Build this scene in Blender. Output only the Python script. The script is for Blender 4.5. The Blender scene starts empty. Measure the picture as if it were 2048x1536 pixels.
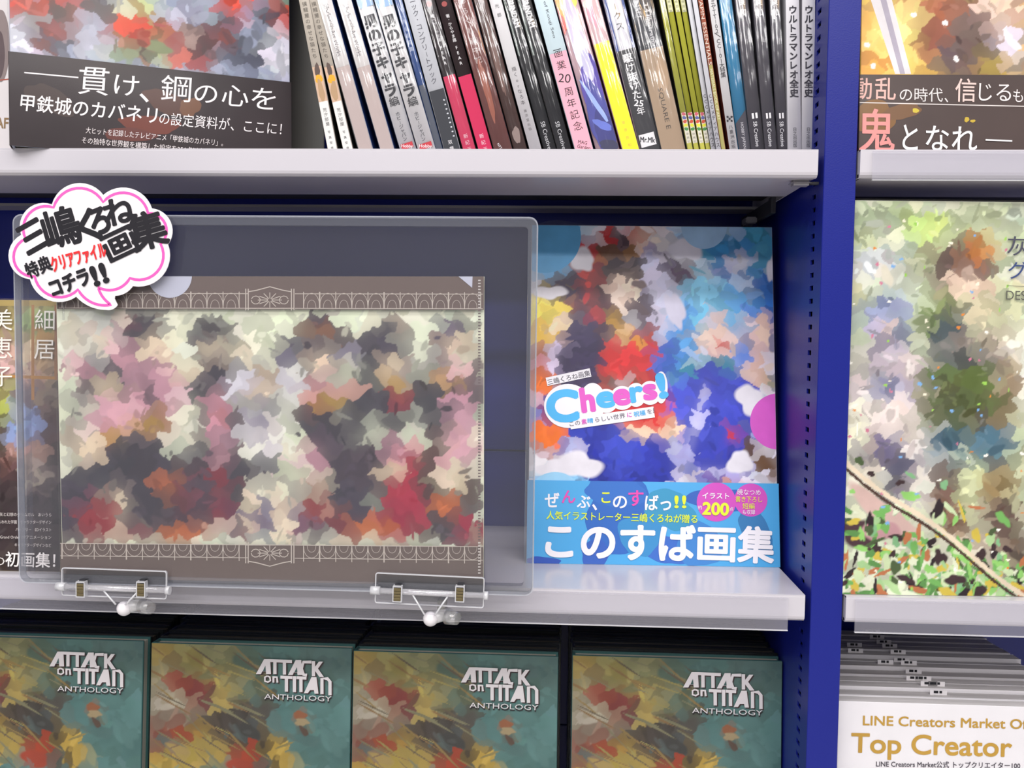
import bpy, bmesh, math, random
import numpy as np
from mathutils import Matrix, Vector
random.seed(7)
S = bpy.context.scene
COL = S.collection
ZO = 1.40                      # eye height above the shop floor

# ------------------------------------------------------------------ camera
F, CX, CY = 1820., 1024., 768.
def _n(v): return v/np.linalg.norm(v)
AY = _n(np.array([93., 99., F]))
_u = np.array([434., 36200., -F])
AZ = _n(_u-(_u@AY)*AY)
AX = np.cross(AY, AZ)
if AX[0] < 0: AX = -AX
M3 = np.array([AX, AY, AZ])            # camera coords (right, up, forward) -> world
cam = bpy.data.cameras.new('camera'); camo = bpy.data.objects.new('camera', cam); COL.objects.link(camo)
cam.sensor_width = 36.; cam.lens = 36.*F/2048.; cam.clip_start = .02
r_, u_, f_ = M3[:, 0], M3[:, 1], M3[:, 2]
camo.matrix_world = Matrix(((r_[0], u_[0], -f_[0], 0), (r_[1], u_[1], -f_[1], 0), (r_[2], u_[2], -f_[2], ZO), (0, 0, 0, 1)))
S.camera = camo

# ------------------------------------------------------------------ light
S.view_settings.view_transform = 'Standard'; S.view_settings.look = 'None'
S.view_settings.exposure = -0.42; S.view_settings.gamma = 1.0; S.view_settings.use_curve_mapping = False
W = bpy.data.worlds.new('shop_air'); S.world = W; W.use_nodes = True
W.node_tree.nodes['Background'].inputs[0].default_value = (.93, .94, 1, 1)
W.node_tree.nodes['Background'].inputs[1].default_value = .44
def area(name, loc, size, power, col, aim=(0, .75, 1.4)):
    l = bpy.data.lights.new(name, 'AREA'); l.shape = 'RECTANGLE'; l.size, l.size_y = size; l.energy = power; l.color = col
    o = bpy.data.objects.new(name, l); COL.objects.link(o); o.location = loc
    o.rotation_euler = (Vector(aim)-Vector(loc)).to_track_quat('-Z', 'Y').to_euler()
    return o
area('ceiling_tube_and_fill', (-.1, -.20, 2.80), (3.2, .25), 40, (1, .975, .97), (-.1, -.1, 0))
area('ceiling_tube_and_fill', (-.1, -1.10, 2.80), (3.2, .25), 60, (1, .975, .97), (-.1, -.9, 0))
area('ceiling_tube_and_fill', (-.1, -2.60, 2.80), (3.2, .3), 110, (1, .975, .97), (-.1, -2.5, 0))  # unseen third lamp, added to bounce light off the floor
area('warm_spot_light', (.45, -1.3, 2.5), (.09, .09), 1.6, (1, .62, .25))

# ------------------------------------------------------------------ helpers
def lin(h):
    h = h.lstrip('#'); c = [int(h[i:i+2], 16)/255 for i in (0, 2, 4)]
    return tuple((x/12.92 if x <= .04045 else ((x+.055)/1.055)**2.4) for x in c)
def ray(px, py): return M3 @ np.array([px-CX, CY-py, F])
def atY(px, py, y): r = ray(px, py); return r*y/r[1]
def atZ(px, py, z): r = ray(px, py); return r*z/r[2]
class Plane:                       # a flat face in the world: origin, u to the right, v up, n towards the aisle
    def __init__(s, o, u, v):
        s.o = np.array(o, float); s.u = _n(np.array(u, float)); s.v = _n(np.array(v, float)-(np.array(v, float)@s.u)*s.u)
        s.n = np.cross(s.u, s.v)
    def uv(s, px, py):
        r = ray(px, py); p = r*((s.o@s.n)/(r@s.n))-s.o
        return float(p@s.u), float(p@s.v)
    def mat(s):
        i = -s.n; o = s.o
        return Matrix(((s.u[0], i[0], s.v[0], o[0]), (s.u[1], i[1], s.v[1], o[1]), (s.u[2], i[2], s.v[2], o[2]+ZO), (0, 0, 0, 1)))
def lean_plane(bl, br, deg, roll=0):   # foot line bl-br (x,y,z), leaning back deg
    bl = np.array(bl, float); br = np.array(br, float); u = _n(br-bl); b = np.cross(np.array([0, 0, 1.]), u)
    a = math.radians(deg); v = np.array([0, 0, 1.])*math.cos(a)+b*math.sin(a)
    return Plane(bl, u, v)
MATS = {}
def mat(name, hexc=None, rough=.5, spec=.5, noise=0., nscale=40., bump=0., bscale=300., metal=0., coat=0., attr=False, stretch=(1, 1, 1)):
    if name in MATS: return MATS[name]
    m = bpy.data.materials.new(name); m.use_nodes = True; nt = m.node_tree; b = nt.nodes['Principled BSDF']; N = nt.nodes.new; L = nt.links.new
    b.inputs['Roughness'].default_value = rough; b.inputs['Specular IOR Level'].default_value = spec
    b.inputs['Metallic'].default_value = metal; b.inputs['Coat Weight'].default_value = coat; b.inputs['Coat Roughness'].default_value = .12
    tc = N('ShaderNodeTexCoord'); mp = N('ShaderNodeMapping'); mp.inputs['Scale'].default_value = stretch; L(tc.outputs['Object'], mp.inputs[0])
    if attr:
        a = N('ShaderNodeAttribute'); a.attribute_name = 'Col'; src = a.outputs['Color']
    else:
        rgb = N('ShaderNodeRGB'); rgb.outputs[0].default_value = (*lin(hexc), 1); src = rgb.outputs[0]
    if noise:
        nz = N('ShaderNodeTexNoise'); nz.inputs['Scale'].default_value = nscale; nz.inputs['Detail'].default_value = 6; L(mp.outputs[0], nz.inputs['Vector'])
        mr = N('ShaderNodeMapRange'); mr.inputs[1].default_value = .25; mr.inputs[2].default_value = .75
        mr.inputs[3].default_value = 1-noise; mr.inputs[4].default_value = 1+noise; L(nz.outputs['Fac'], mr.inputs[0])
        mx = N('ShaderNodeVectorMath'); mx.operation = 'SCALE'; L(src, mx.inputs[0]); L(mr.outputs[0], mx.inputs['Scale']); src = mx.outputs[0]
    L(src, b.inputs['Base Color'])
    if bump:
        nz = N('ShaderNodeTexNoise'); nz.inputs['Scale'].default_value = bscale; nz.inputs['Detail'].default_value = 2; L(mp.outputs[0], nz.inputs['Vector'])
        bp = N('ShaderNodeBump'); bp.inputs['Strength'].default_value = bump; bp.inputs['Distance'].default_value = .001
        L(nz.outputs['Fac'], bp.inputs['Height']); L(bp.outputs[0], b.inputs['Normal'])
    MATS[name] = m; return m
def clear(name, haze=.05, gloss=1., rough=.05, bump=0., bscale=60., stretch=(1, 1, 1), tint=(1, 1, 1), hazecol=(.8, .8, .85), dist=.002):
    if name in MATS: return MATS[name]
    m = bpy.data.materials.new(name); m.use_nodes = True; nt = m.node_tree; nt.nodes.clear(); N = nt.nodes.new; L = nt.links.new
    out = N('ShaderNodeOutputMaterial'); tr = N('ShaderNodeBsdfTransparent'); tr.inputs[0].default_value = (*tint, 1)
    gl = N('ShaderNodeBsdfGlossy'); gl.inputs['Roughness'].default_value = rough
    df = N('ShaderNodeBsdfDiffuse'); df.inputs[0].default_value = (*hazecol, 1)
    fr = N('ShaderNodeFresnel'); ge = N('ShaderNodeNewGeometry'); mi = N('ShaderNodeMath'); mi.operation = 'MULTIPLY_ADD'; mi.inputs[1].default_value = -.8333; mi.inputs[2].default_value = 1.5; L(ge.outputs['Backfacing'], mi.inputs[0]); L(mi.outputs[0], fr.inputs[0])
    mu = N('ShaderNodeMath'); mu.operation = 'MULTIPLY'; mu.use_clamp = True; mu.inputs[1].default_value = gloss; mn = N('ShaderNodeMath'); mn.operation = 'MINIMUM'; mn.inputs[1].default_value = .3; L(mu.outputs[0], mn.inputs[0]); L(fr.outputs[0], mu.inputs[0])
    m1 = N('ShaderNodeMixShader'); m1.inputs[0].default_value = haze; L(tr.outputs[0], m1.inputs[1]); L(df.outputs[0], m1.inputs[2])
    m2 = N('ShaderNodeMixShader'); L(mn.outputs[0], m2.inputs[0]); L(m1.outputs[0], m2.inputs[1]); L(gl.outputs[0], m2.inputs[2]); L(m2.outputs[0], out.inputs[0])
    if bump:
        tc = N('ShaderNodeTexCoord'); mp = N('ShaderNodeMapping'); mp.inputs['Scale'].default_value = stretch; L(tc.outputs['Object'], mp.inputs[0])
        nz = N('ShaderNodeTexNoise'); nz.inputs['Scale'].default_value = bscale; nz.inputs['Detail'].default_value = 3; L(mp.outputs[0], nz.inputs['Vector'])
        bp = N('ShaderNodeBump'); bp.inputs['Strength'].default_value = bump; bp.inputs['Distance'].default_value = dist
        L(nz.outputs['Fac'], bp.inputs['Height']); L(bp.outputs[0], gl.inputs['Normal'])
    MATS[name] = m; return m
def link(name, me, m=None, parent=None):
    if m is not None:
        for x in (m if isinstance(m, (list, tuple)) else [m]): me.materials.append(x)
    o = bpy.data.objects.new(name, me); COL.objects.link(o)
    if parent is not None: o.parent = parent
    return o
def from_bm(name, bm, m=None, parent=None, bevel=0, seg=2):
    if bevel: bmesh.ops.bevel(bm, geom=bm.edges[:], offset=bevel, segments=seg, affect='EDGES', clamp_overlap=True)
    me = bpy.data.meshes.new(name); bm.to_mesh(me); bm.free(); return link(name, me, m, parent)
def bx(bm, x0, x1, y0, y1, z0, z1, mi=0):
    vs = [bm.verts.new(p) for p in ((x0, y0, z0), (x1, y0, z0), (x1, y1, z0), (x0, y1, z0), (x0, y0, z1), (x1, y0, z1), (x1, y1, z1), (x0, y1, z1))]
    for f in ((0, 3, 2, 1), (4, 5, 6, 7), (0, 1, 5, 4), (1, 2, 6, 5), (2, 3, 7, 6), (3, 0, 4, 7)):
        bm.faces.new([vs[i] for i in f]).material_index = mi
def box(name, x0, x1, y0, y1, z0, z1, m, parent=None, bevel=0):
    bm = bmesh.new(); bx(bm, x0, x1, y0, y1, z0, z1); return from_bm(name, bm, m, parent, bevel)
def tube(name, p0, p1, r, m, parent, n=12, r2=None):
    p0, p1 = Vector(p0), Vector(p1); bm = bmesh.new(); d = p1-p0
    bmesh.ops.create_cone(bm, cap_ends=True, segments=n, radius1=r, radius2=r if r2 is None else r2, depth=d.length,
                          matrix=Matrix.Translation((p0+p1)/2) @ d.to_track_quat('Z', 'Y').to_matrix().to_4x4())
    for f in bm.faces: f.smooth = len(f.verts) == 4
    return from_bm(name, bm, m, parent)
def slab(name, pts, y0, y1, m, parent, bevel=0):    # outline in (x,z), thickness y0..y1
    bm = bmesh.new(); a = [bm.verts.new((x, y0, z)) for x, z in pts]; b = [bm.verts.new((x, y1, z)) for x, z in pts]; k = len(pts)
    bm.faces.new(a); bm.faces.new(b[::-1])
    for i in range(k): bm.faces.new((a[i], b[i], b[(i+1) % k], a[(i+1) % k]))
    bmesh.ops.recalc_face_normals(bm, faces=bm.faces[:])
    return from_bm(name, bm, m, parent, bevel)
def ring(name, outer, inner, y0, y1, m, parent):    # flat ring between two outlines of equal count
    bm = bmesh.new(); k = len(outer)
    V = [[bm.verts.new((x, y, z)) for x, z in o] for o in (outer, inner) for y in (y0, y1)]
    for i in range(k):
        j = (i+1) % k
        for p, q in ((0, 2), (2, 3), (3, 1), (1, 0)): bm.faces.new((V[p][i], V[p][j], V[q][j], V[q][i]))
    bmesh.ops.recalc_face_normals(bm, faces=bm.faces[:])
    return from_bm(name, bm, m, parent)
def rrect(x0, x1, z0, z1, r, n=5):
    P = []
    for cx, cz, a in ((x1-r, z1-r, 0), (x0+r, z1-r, 90), (x0+r, z0+r, 180), (x1-r, z0+r, 270)):
        for i in range(n+1):
            t = math.radians(a+90*i/n); P.append((cx+r*math.cos(t), cz+r*math.sin(t)))
    return P
def empty(name, M=None, loc=None):
    o = bpy.data.objects.new(name, None); COL.objects.link(o); o.empty_display_size = .02
    if M is not None: o.matrix_world = M
    if loc is not None: o.location = loc
    return o
def tag(o, label, cat, group=None, kind=None):
    if label: o['label'] = label
    if cat: o['category'] = cat
    if group: o['group'] = group
    if kind: o['kind'] = kind
    return o

# ------------------------------------------------------------------ lettering
_tc = bpy.data.curves.new('type', 'FONT'); _to = bpy.data.objects.new('type', _tc); COL.objects.link(_to)
_tc.resolution_u = 2
GC = {}
def glyphs(s, bold=0., res=2):
    k = (s, bold, res)
    if k not in GC:
        _tc.body = s; _tc.resolution_u = res; _tc.offset = bold; _tc.size = 1
        bpy.context.view_layer.update()
        me = bpy.data.meshes.new_from_object(_to.evaluated_get(bpy.context.evaluated_depsgraph_get()))
        GC[k] = ([(v.co.x, v.co.y) for v in me.vertices], [tuple(p.vertices) for p in me.polygons]); bpy.data.meshes.remove(me)
    return GC[k]
PRINT = None
class Print:                       # flat print on a plane: patches of colour and lettering, in thin layers of ink
    def __init__(s, pl, base=.0001, lim=None, step=.000012):
        s.pl, s.V, s.Fc, s.C, s.d, s.lim, s.step = pl, [], [], [], base, lim, step
    def add(s, pts, faces, col):
        n = len(s.V)
        if s.lim: pts = [(min(max(a, s.lim[0]), s.lim[1]), min(max(b, s.lim[2]), s.lim[3])) for a, b in pts]
        s.V += [(a, -s.d, b) for a, b in pts]; s.Fc += [tuple(i+n for i in f) for f in faces]; s.C += [lin(col)]*len(faces)
    def up(s): s.d += s.step
    def poly(s, pp, col): s.up(); s.add([s.pl.uv(*p) for p in pp], [tuple(range(len(pp)))], col)
    def rect(s, x0, y0, x1, y1, col): s.poly([(x0, y0), (x1, y0), (x1, y1), (x0, y1)], col)
    def uvrect(s, a0, b0, a1, b1, col): s.up(); s.add([(a0, b0), (a1, b0), (a1, b1), (a0, b1)], [(0, 1, 2, 3)], col)
    def blob(s, cx, cy, rx, ry, ang, col, wob=.10, n=40):
        if s.wl is not None: s.wl.append((cx, cy, rx, ry, ang, col)); return
        s.up(); a = math.radians(ang); ph = [random.uniform(0, 6.3) for _ in range(4)]; pp = []
        for i in range(n):
            t = 2*math.pi*i/n; k = 1+wob*(math.sin(2*t+ph[0])+.7*math.sin(3*t+ph[1])+.45*math.sin(5*t+ph[2])+.3*math.sin(8*t+ph[3]))
            x, y = rx*k*math.cos(t), ry*k*math.sin(t); pp.append(s.pl.uv(cx+x*math.cos(a)-y*math.sin(a), cy+x*math.sin(a)+y*math.cos(a)))
        c = s.pl.uv(cx, cy); s.add([c]+pp, [(0, 1+i, 1+(i+1) % n) for i in range(n)], col)
    def blobs(s, L):
        for b in L: s.blob(*b)
    wl = None
    def begin(s, base): s.wl = []; s.base = base
    def wash(s, blur=14., cell=.00085, dabs=260, dab=(5, 15), jit=.12, seed=1, extra=(), gain=1., cellpx=26.):
        # the recorded colour masses become a soft abstract wash of colour with loose brush dabs over it, one fine sheet of colour
        L, s.wl = s.wl, None; u0, u1, v0, v1 = s.lim; nu, nv = int((u1-u0)/cell), int((v1-v0)/cell)
        U, V = np.meshgrid(np.linspace(u0, u1, nu+1), np.linspace(v0, v1, nv+1)); p = s.pl
        Wd = p.o[None, None]+U[..., None]*p.u+V[..., None]*p.v; c = Wd @ M3; PX = CX+F*c[..., 0]/c[..., 2]; PY = CY-F*c[..., 1]/c[..., 2]
        A = np.zeros(U.shape+(3,)); A[:] = lin(s.base); rg = random.Random(seed)
        def put(cx, cy, rx, ry, ang, col, ph=(0, 0, 0), wob=0., soft=.3):
            nonlocal A
            R = max(rx, ry)*1.5; ii, jj = np.nonzero((np.abs(PX-cx) < R) & (np.abs(PY-cy) < R))
            if not len(ii): return
            a = math.radians(ang); dx, dy = PX[ii, jj]-cx, PY[ii, jj]-cy; x = (dx*math.cos(a)+dy*math.sin(a))/rx; y = (-dx*math.sin(a)+dy*math.cos(a))/ry
            t = np.arctan2(y, x); q = np.hypot(x, y)/(1+wob*(np.sin(2*t+ph[0])+.7*np.sin(3*t+ph[1])+.5*np.sin(5*t+ph[2])))
            k = np.clip((1+soft/2-q)/soft, 0, 1)[:, None]; A[ii, jj] = A[ii, jj]*(1-k)+np.array(col)*k
        for cx, cy, rx, ry, ang, col in L: put(cx, cy, rx, ry, ang, lin(col))
        sg = blur/1820*.75/cell; r = max(1, int(3*sg)); g = np.exp(-.5*(np.arange(-r, r+1)/sg)**2); g /= g.sum()
        for ax in (0, 1):
            pad = [(r, r) if i == ax else (0, 0) for i in range(3)]; B = np.pad(A, pad, mode='edge')
            A = sum(g[i]*(B[i:i+A.shape[0]] if ax == 0 else B[:, i:i+A.shape[1]]) for i in range(2*r+1))
        # facets: each takes the colour under its centre, borders bent by slow waves
        A = A*gain; B = A.copy(); sc = (u1-u0)*(v1-v0)/(.21*.297); k = cellpx/1820*.75
        wu = U+.0022*np.sin(V*420+1.3*np.sin(U*310))+.0004*np.sin(V*1100); wv = V+.0022*np.sin(U*390+1.1*np.sin(V*280)+1)+.0004*np.sin(U*1050)
        su, sv = [], []; gy = v0
        while gy < v1:
            gx = u0
            while gx < u1: su.append(gx+rg.uniform(-.15, 1.15)*k); sv.append(gy+rg.uniform(-.15, 1.15)*k); gx += k
            gy += k
        su, sv = np.array(su), np.array(sv); th = np.array([rg.uniform(-1.2, 1.2) for _ in su]); st = np.array([rg.uniform(1.1, 2.5) for _ in su])
        best = np.full(U.shape, 1e9); idx = np.zeros(U.shape, int)
        for n in range(len(su)):
            R = 3.2*k; ia, ib = int(np.clip((sv[n]-R-v0)/(v1-v0)*nv, 0, nv)), int(np.clip((sv[n]+R-v0)/(v1-v0)*nv+2, 0, nv+1)); ja, jb = int(np.clip((su[n]-R-u0)/(u1-u0)*nu, 0, nu)), int(np.clip((su[n]+R-u0)/(u1-u0)*nu+2, 0, nu+1))
            if ib <= ia or jb <= ja: continue
            dx, dy = wu[ia:ib, ja:jb]-su[n], wv[ia:ib, ja:jb]-sv[n]; c_, s_ = math.cos(th[n]), math.sin(th[n])
            q = np.hypot((dx*c_+dy*s_)/st[n], (-dx*s_+dy*c_)); bb = best[ia:ib, ja:jb]; w_ = q < bb; bb[w_] = q[w_]; idx[ia:ib, ja:jb][w_] = n
        gi = np.clip(((sv-v0)/(v1-v0)*nv).astype(int), 0, nv); gj = np.clip(((su-u0)/(u1-u0)*nu).astype(int), 0, nu)
        jt = np.array([[1+rg.uniform(-1, 1)*jit*2.6] for _ in su])*np.array([[1+rg.uniform(-1, 1)*jit*.5 for _ in range(3)] for _ in su])
        CC = np.clip(B[gi, gj]*jt, .003, .92); A = CC[idx]*.8+A*.2
        for n in range(int(dabs*sc)):
            i, j = rg.randrange(nv+1), rg.randrange(nu+1); f = 1+rg.uniform(-1, 1)*jit*3.2
            big = 1.6-1.1*n/(dabs*sc); put(PX[i, j], PY[i, j], rg.uniform(*dab)*big, rg.uniform(dab[0]*.4, dab[1]*.5)*big, rg.uniform(-90, 90), np.clip(B[i, j]*f+rg.uniform(-1, 1)*jit*.12, .004, .9), [rg.uniform(0, 6.3) for _ in range(3)], .12, .22)
        for e in extra: put(e[0], e[1], e[2], e[3], e[4], lin(e[5]), [rg.uniform(0, 6.3) for _ in range(3)], .16, .2)
        s.up(); s.grid = (U, V, A, s.d)
    grid = None
    def disc(s, cx, cy, r, col): s.blob(cx, cy, r, r, 0, col, 0, 48)
    def stroke(s, pp, w, col, closed=False, same=False):
        if not same: s.up()
        else: s.d += 1.5e-6
        q = [np.array(p, float) for p in pp]; k = len(q); Lf, Rt = [], []
        for i in range(k):
            a = q[(i-1) % k] if (closed or i) else q[i]; b = q[(i+1) % k] if (closed or i < k-1) else q[i]
            t = _n(b-a+1e-9); nn = np.array([-t[1], t[0]])*w/2; Lf.append(s.pl.uv(*(q[i]+nn))); Rt.append(s.pl.uv(*(q[i]-nn)))
        s.add(Lf+Rt, [(i, (i+1) % k, k+(i+1) % k, k+i) for i in range(k if closed else k-1)], col)
    def text(s, st, A, B, h, col, bold=0., shear=0., outline=None):   # runs from pixel A to pixel B along its middle line, em height h pixels
        if outline: s.text(st, A, B, h, outline[0], bold+outline[1], shear)
        V, Fs = glyphs(st, 0., 6 if h > 40 else 4 if h > 24 else 2)
        if not V: return
        s.up(); x0 = min(v[0] for v in V); x1 = max(v[0] for v in V)
        A, B = np.array(A, float), np.array(B, float); d = B-A; L = np.linalg.norm(d); d /= L; up = np.array([d[1], -d[0]])
        cjk = any(ord(c) > 0x2e80 for c in st); mid = .38 if cjk else .36; sx = L/(x1-x0)
        for ox, oy in s.offs(bold, h):
            s.d += 5e-6; s.add([s.pl.uv(*(A+d*((x-x0)*sx+ox+shear*(y-mid)*h)+up*((y-mid)*h+oy))) for x, y in V], Fs, col)
    def offs(s, bold, h):
        if bold*h < .16: return [(0, 0)]
        b = bold*h; n = 4 if h < 34 else 8
        return [(0, 0)]*(n == 8)+[(b*math.cos(2*math.pi*(i+.5)/n), b*math.sin(2*math.pi*(i+.5)/n)) for i in range(n)]
    def stack(s, st, A, B, h, col, bold=0., w=None):     # upright characters one under the other, from pixel A to pixel B
        A, B = np.array(A, float), np.array(B, float); n = len(st); dn = _n(B-A); rt = np.array([dn[1], -dn[0]])
        s.up(); w = w or h
        for i, c in enumerate(st):
            if c == ' ': continue
            P = A+(B-A)*(i/(max(n-1, 1)))
            if c in 'ー-〜・':   # long-vowel bar turns upright
                V, Fs = glyphs('|' if c != '・' else '・')
                cx = (max(v[0] for v in V)+min(v[0] for v in V))/2; s.add([s.pl.uv(*(P+rt*(x-cx)*w*.8-dn*(y-.3)*h*.75)) for x, y in V], Fs, col); continue
            V, Fs = glyphs(c)
            if not V: continue
            cx = (max(v[0] for v in V)+min(v[0] for v in V))/2
            for ox, oy in s.offs(bold, h):
                s.d += 3e-6; s.add([s.pl.uv(*(P+rt*((x-cx)*w+ox)-dn*((y-.38)*h+oy))) for x, y in V], Fs, col)
    def build(s, name, parent, m=None, label=None):
        if not s.V and not s.grid: return None
        if s.grid:
            U, V, A, d = s.grid; h, w = U.shape; me = bpy.data.meshes.new(name); K = np.arange(h*w).reshape(h, w)
            Fq = np.stack([K[:-1, :-1], K[:-1, 1:], K[1:, 1:], K[1:, :-1]], -1).reshape(-1, 4)
            me.vertices.add(h*w); me.vertices.foreach_set('co', np.stack([U, np.full(U.shape, -d), V], -1).ravel())
            me.loops.add(Fq.size); me.loops.foreach_set('vertex_index', Fq.ravel()); me.polygons.add(len(Fq)); me.polygons.foreach_set('loop_start', np.arange(0, Fq.size, 4))
            me.update(); me.validate(); at = me.attributes.new('Col', 'FLOAT_COLOR', 'POINT')
            at.data.foreach_set('color', np.concatenate([A.reshape(-1, 3), np.ones((h*w, 1))], 1).ravel()); go = link(name, me, m or M_ink, parent)
            if not s.V: return go
            name = 'printed_detail'
        me = bpy.data.meshes.new(name); me.from_pydata(s.V, [], s.Fc)
        at = me.attributes.new('Col', 'FLOAT_COLOR', 'CORNER'); k = 0; buf = []
        for p, c in zip(me.polygons, s.C):
            buf += [c[0], c[1], c[2], 1.]*p.loop_total
        at.data.foreach_set('color', buf); o = link(name, me, m or M_ink, parent)
        if label: o['label'] = label
        return o

M_ink = mat('printed_ink', attr=True, rough=.4, spec=.25, noise=.10, nscale=55.)
M_ink2 = mat('painted_ink', attr=True, rough=.45, spec=.25, noise=.16, nscale=38.)
M_inkm = mat('marker_ink', attr=True, rough=.5, spec=.3)
M_white = mat('white_enamel', 'C6C2C8', .22, .5, noise=.02, nscale=6)
M_shade = mat('grey_steel', '8E8B90', .4, .4)
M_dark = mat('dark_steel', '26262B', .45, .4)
M_blue = mat('blue_enamel', '16217F', .36, .3, noise=.05, nscale=4, bump=.08, bscale=900)
M_bluep = mat('blue_back_panel', '222C86', .3, .5, noise=.06, nscale=5)
M_page = mat('page_edges', 'D8D2C4', .8, .2, noise=.15, nscale=20, stretch=(1, 60, 1))
M_film = clear('shrink_film', .01, 1.5, .10, .8, 26., (3.4, 1, .45), dist=.003)
M_tight = clear('tight_shrink_film', .0, .3, .16, .25, 9., (1.4, 1, .6), dist=.002)
M_case = clear('clear_pvc', .014, .55, .07, .12, 9., (1, 1, 2.5), dist=.004, hazecol=(.7, .7, .85))
M_rim = clear('clear_pvc_rim', .07, 1.2, .15, hazecol=(.75, .78, .9))
M_acr = clear('clear_acrylic', .012, .7, .04, tint=(.96, .96, .97))
M_edge = clear('lit_acrylic_edge', .5, 3, .1, hazecol=(.92, .92, .95))  # whitish haze paints in the light that clear edges catch
M_rail = clear('price_rail_plastic', .10, 1.3, .12, .1, 5., hazecol=(.72, .70, .84))

# ------------------------------------------------------------------ setting and shelving
YF, ZB = .690, .915
T1, T2, T3 = .1385, -.195, -.545
tag(box('floor', -4, 4, -5, 1.2, -.02, 0, mat('floor_vinyl', 'D6D2CC', .35, noise=.05, nscale=3)), None, None, kind='structure')
tag(box('wall_back', -2.5, 2.5, 1.0, 1.1, 0, 2.7, mat('wall_paint', 'C9C6C2', .7)), None, None, kind='structure')

def shelf(name, x0, x1, zt, label, group='white steel shelves', rail=None):
    r = empty(name, loc=(x0, YF, zt+ZO)); w = x1-x0; D = ZB-YF
    bm = bmesh.new(); bx(bm, 0, w, 0, D-.001, -.0012, 0); from_bm('shelf_top', bm, M_white, r)
    # folded front edge: rounded nose, slanting foot
    pr = [(0, -.0015), (.0004, -.0004), (.0015, .0001), (.003, .0001), (.003, -.0175), (.006, -.0175), (.006, -.0205), (.0025, -.0202), (.0006, -.0185), (0, -.0165)]
    bm = bmesh.new(); a = [bm.verts.new((0, y, z)) for y, z in pr]; b = [bm.verts.new((w, y, z)) for y, z in pr]
    for i in range(len(pr)): f = bm.faces.new((a[i], a[(i+1) % len(pr)], b[(i+1) % len(pr)], b[i]))
    bm.faces.new(a[::-1]); bm.faces.new(b); bmesh.ops.recalc_face_normals(bm, faces=bm.faces[:]); from_bm('front_edge', bm, M_white, r)
    box('underside_panel', .002, w-.002, .004, .092, -.0205, -.0190, M_white, r)
    bm = bmesh.new(); q = [bm.verts.new(p) for p in ((.002, .092, -.0200), (w-.002, .092, -.0200), (w-.002, .110, -.0150), (.002, .110, -.0150))]
    bm.faces.new(q[::-1]); from_bm('underside_lip', bm, M_shade, r)
    box('cavity_shade_strip', .004, w-.004, .112, .17, -.013, -.011, M_dark, r)  # dark strip added in the open cavity to stand for its shade
    box('rear_rail', .002, w-.002, .172, .205, -.0205, -.018, M_shade, r)
    for xa in (0, w-.0012): box('end_flange', xa, xa+.0012, .003, D-.002, -.02, -.001, M_white, r)
    if rail:
        ra, rb = rail
        box('price_rail', ra-x0, rb-x0, -.0032, -.0022, -.0265 if zt < 0 else -.0225, -.002, M_rail, r)
        box('rail_lip', ra-x0, rb-x0, -.0036, -.0018, (-.0268 if zt < 0 else -.0230), (-.0262 if zt < 0 else -.0224), M_edge, r)
        box('rail_lip', ra-x0, rb-x0, -.0034, -.0010, -.0022, -.0017, M_rail, r)
    tag(r, label, 'shelf', group); return r
XL, XR = -.71, .1895
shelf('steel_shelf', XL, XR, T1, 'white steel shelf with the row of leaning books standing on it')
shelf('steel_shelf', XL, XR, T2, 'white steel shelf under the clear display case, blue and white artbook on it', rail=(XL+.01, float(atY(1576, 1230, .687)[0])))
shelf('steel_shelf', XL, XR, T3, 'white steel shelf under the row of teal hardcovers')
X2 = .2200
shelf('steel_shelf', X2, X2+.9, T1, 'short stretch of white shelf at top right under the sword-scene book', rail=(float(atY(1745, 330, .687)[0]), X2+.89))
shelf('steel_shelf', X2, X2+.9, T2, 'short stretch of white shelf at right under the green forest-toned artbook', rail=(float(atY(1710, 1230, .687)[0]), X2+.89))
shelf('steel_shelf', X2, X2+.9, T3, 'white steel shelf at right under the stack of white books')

# blue upright: hollow post with a column of punched slots in both sides
def upright(x0, x1, label):
    r = empty('shelf_upright', loc=(x0, .694, 0)); w = x1-x0; H = 2.1; D = ZB-.694
    bm = bmesh.new()
    bx(bm, 0, w, 0, .0015, 0, H); from_bm('front_face', bm, M_blue, r, .0005, 1)
    pitch, hh, y0, y1 = .0100, .0038, .0205, .0300
    for side, x in ((0, .0002), (1, w-.0002)):
        bm = bmesh.new(); zc = .5
        def quad(ya, yb, za, zb):
            v = [bm.verts.new((x, ya, za)), bm.verts.new((x, yb, za)), bm.verts.new((x, yb, zb)), bm.verts.new((x, ya, zb))]
            bm.faces.new(v if side else v[::-1])
        quad(.0015, y0, 0, H); quad(y1, D, 0, H); z = 0
        k = int(H/pitch)
        for i in range(k):
            quad(y0, y1, i*pitch, i*pitch+pitch-hh)
            s = 1 if not side else -1; t = .0015*s; za, zb = i*pitch+pitch-hh, (i+1)*pitch
            for (pa, pb) in (((y0, za), (y1, za)), ((y1, za), (y1, zb)), ((y1, zb), (y0, zb)), ((y0, zb), (y0, za))):
                v = [bm.verts.new(p) for p in ((x, *pa), (x, *pb), (x+t, *pb), (x+t, *pa))]; bm.faces.new(v)
        from_bm('slotted_side', bm, M_blue, r)
    box('slot_shade_core', .004, w-.004, .003, D-.002, 0, H, M_dark, r)  # dark fill added inside the hollow post so the slots look shaded
    tag(r, label, 'upright'); return r
upright(XL-.0262, XL-.0026, 'blue enamelled steel upright at the far left end of the wide bay')
upright(.1950, .2186, 'blue enamelled steel upright with punched slots between the two shelf bays')

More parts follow.
